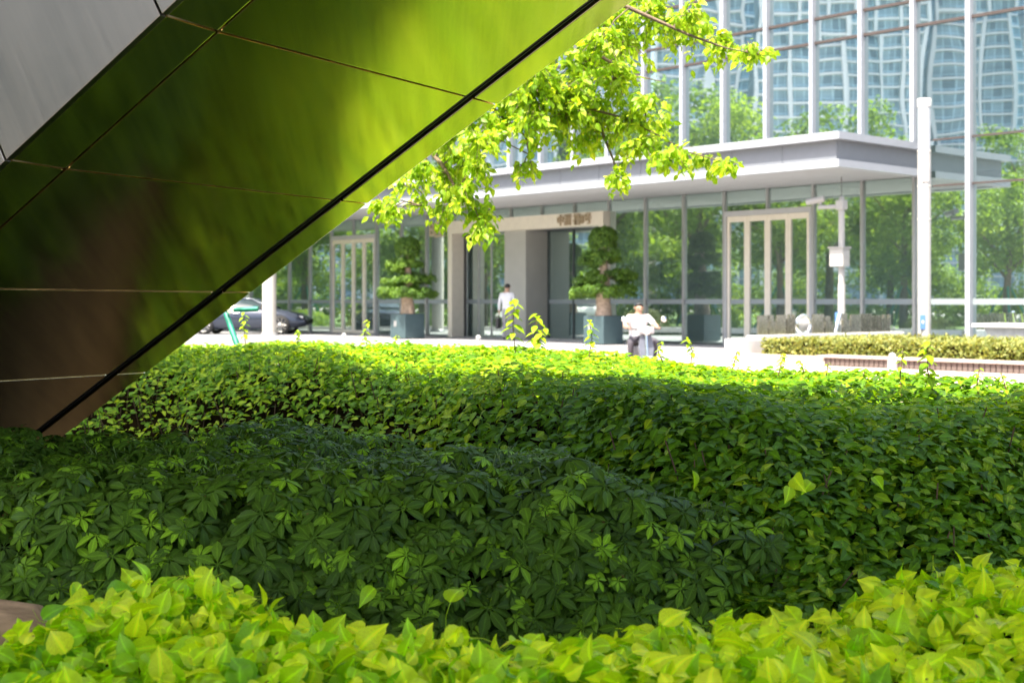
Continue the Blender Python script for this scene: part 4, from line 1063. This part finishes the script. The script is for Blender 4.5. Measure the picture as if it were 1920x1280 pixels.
# ================================================================== the far side of the square, seen mirrored in the glass
def tree_mesh(seed, h, rad, n):
    r = np.random.default_rng(seed); cl = r.normal(size=(34,3)); cl /= np.linalg.norm(cl, axis=1, keepdims=True); cl *= r.random((34,1))**.45
    cl = cl*np.array([rad,rad,h*.36]) + np.array([0,0,h*.64]); w = r.integers(0, 34, n)
    d = r.normal(size=(n,3)); d /= np.linalg.norm(d, axis=1, keepdims=True); P = cl[w] + d*r.random((n,1))**.5*rad*.36*np.array([1,1,.7])
    nr = d*.6 + rand_unit(n)*.6 + np.array([0,0,.4]); s = r.uniform(.14,.30,n); tint = np.clip(.45+.2*r.normal(size=n)+.12*r.normal(size=34)[w], 0, 1)
    V = np.einsum('nij,vj->nvi', frames(nr, rand_unit(n))*s[:,None,None], SMALL[0]) + P[:,None,:]
    T = SMALL[1][None] + (np.arange(n)*len(SMALL[0]))[:,None,None]
    crown = np_mesh("crown", V.reshape(-1,3), T.reshape(-1,3), "far_leaf", np.repeat(tint, len(SMALL[0])))
    mb = MB(); mb.tube([(0,0,-.2),(.05,0,h*.25),(-.05,.08,h*.5),(.05,.0,h*.75)], [.22,.17,.12,.05], 9)
    for k in range(7):
        a = k*2.4; q = h*(.32+.05*k); mb.tube([(0,.03,q),(math.cos(a)*rad*.45,math.sin(a)*rad*.45,q+h*.14),(math.cos(a)*rad*.75,math.sin(a)*rad*.75,q+h*.22)],[.09,.05,.02],6,False)
    return crown, mb.mesh("trunk", "bark")
TM = [tree_mesh(1, 8.5, 2.9, 8500), tree_mesh(2, 10.0, 3.3, 9500), tree_mesh(3, 7.2, 2.5, 7000)]
spots = [(-16,17,0),(-21,21,1),(-15.5,23.5,2),(-18,27.5,0),(-23,30,1),(-16,33,2),(-19.5,36.5,1),(-24,41,0),(-18.5,47,2),(-23,50,1),(-19,55,0),(-25,60,1),(-21,66,0),(-30,26,1),(-31,37,0),(-32,48,1),(-31,15,1),(-19,11,1)]
ORD = ["first","second","third","fourth","fifth","sixth","seventh","eighth","ninth","tenth","eleventh","twelfth","thirteenth","fourteenth","fifteenth","sixteenth","seventeenth","eighteenth"]
for k, (x_, y_, m_) in enumerate(spots):
    t = empty("park_tree", (x_, y_, .03), k*1.3)
    tag(t, "leafy park tree on the lawn, mirrored in the office glass", "tree", "park trees mirrored in the glass")
    fs = {7: 1.4, 6: 1.2, 4: 1.1}.get(k, .95)
    copy_obj(TM[m_][0], "crown", t, None, None, fs); copy_obj(TM[m_][1], "trunk", t, None, None, fs)
    if m_ != 1 and x_ > -20:
        for a in (0, 2.1, 4.2):
            pass
prop_leg = MB().tube([(0,.12,1.9),(0,1.25,0)], .05, 7).mesh("leg", "prop_green")
for k, (x_, y_, m_) in enumerate([s for s in spots if s[0] > -20][:7]):
    t = empty("tree_prop", (x_, y_, .03), k*.7); tag(t, "green tripod prop around a park tree, mirrored in the office glass", "tree prop", "tree props on the lawn")
    for a in (0, 2.1, 4.2): copy_obj(prop_leg, "leg", t, None, (0,0,a))
# low shrubs and a kerb along the lawn
SHR = []
for sd in range(2):
    n = 1600; d = rand_unit(n); d[:,2] = np.abs(d[:,2]); Pq = d*np.array([1.3,.9,.75])*RNG.uniform(.75,1.03,(n,1))
    V = np.einsum('nij,vj->nvi', frames(d+rand_unit(n)*.5, rand_unit(n))*RNG.uniform(.08,.15,n)[:,None,None], SMALL[0]) + Pq[:,None,:]
    T = SMALL[1][None] + (np.arange(n)*len(SMALL[0]))[:,None,None]
    SHR.append(np_mesh("foliage", V.reshape(-1,3), T.reshape(-1,3), "far_leaf" if sd == 0 else "clipped_hedge", np.repeat(np.clip(.5+.2*RNG.normal(size=n),0,1), len(SMALL[0]))))
for k in range(17):
    o = empty("low_shrub", (-14.9+random.uniform(-.6,.4), 12+k*3.0, .03), k); tag(o, "rounded low shrub along the lawn edge, mirrored in the office glass", "shrub", "low shrubs on the lawn")
    copy_obj(SHR[k % 2], "foliage", o, None, None, random.uniform(.8,1.25))
for k in range(15):
    o = empty("tall_bush", (-30+random.uniform(-3,3), 8+k*4.6, -.1), k*2); tag(o, "large green bush at the back of the lawn, mirrored in the office glass", "bush", "bushes at the back of the lawn")
    copy_obj(TM[k % 3][0], "foliage", o, (0,0,-3.2), None, (1.1,1.1,.95))
tag(MB().prism([(-12.9,8),(-12.5,8),(-13.4,75),(-13.8,75)], -.1, .12).build("lawn_kerb", "white_granite"), kind="structure")

# apartment towers beyond
slabm = MB().box(-9.5, 9.5, -1.2, 0, 0, .45).mesh("balcony_slab", "tower_white")
finm = MB().box(-.35, .35, -1.5, 0, 0, 96).mesh("facade_rib", "tower_white")
rng2 = random.Random(3)
TOW = [(-268, y) for y in (-104, -82, -60.5, -39, -17, 5, 27, 48.5, 70, 92, 114)] + [(-345, y) for y in (-118,-94,-70,-46,-22,2,26,50,74,98,122)]
for k, (x_, y_) in enumerate(TOW):
    x_ += rng2.uniform(-14, 14)
    t = empty("apartment_tower", (x_, y_, 0), R(90)+rng2.uniform(-.12,.12)); tag(t, "tall apartment tower with white balcony bands, mirrored in the upper windows", "tower", "apartment towers mirrored in the glass")
    MB().box(-9.5, 9.5, 0, 14, 0, 96).build("tower_body", "tower_glass", t)
    for f in range(30): copy_obj(slabm, "balcony_slab", t, (0, 0, 5+f*3.05))
    for xx in (-9.4, -3.4, 2.4, 9.4): copy_obj(finm, "facade_rib", t, (xx, 0, 0))
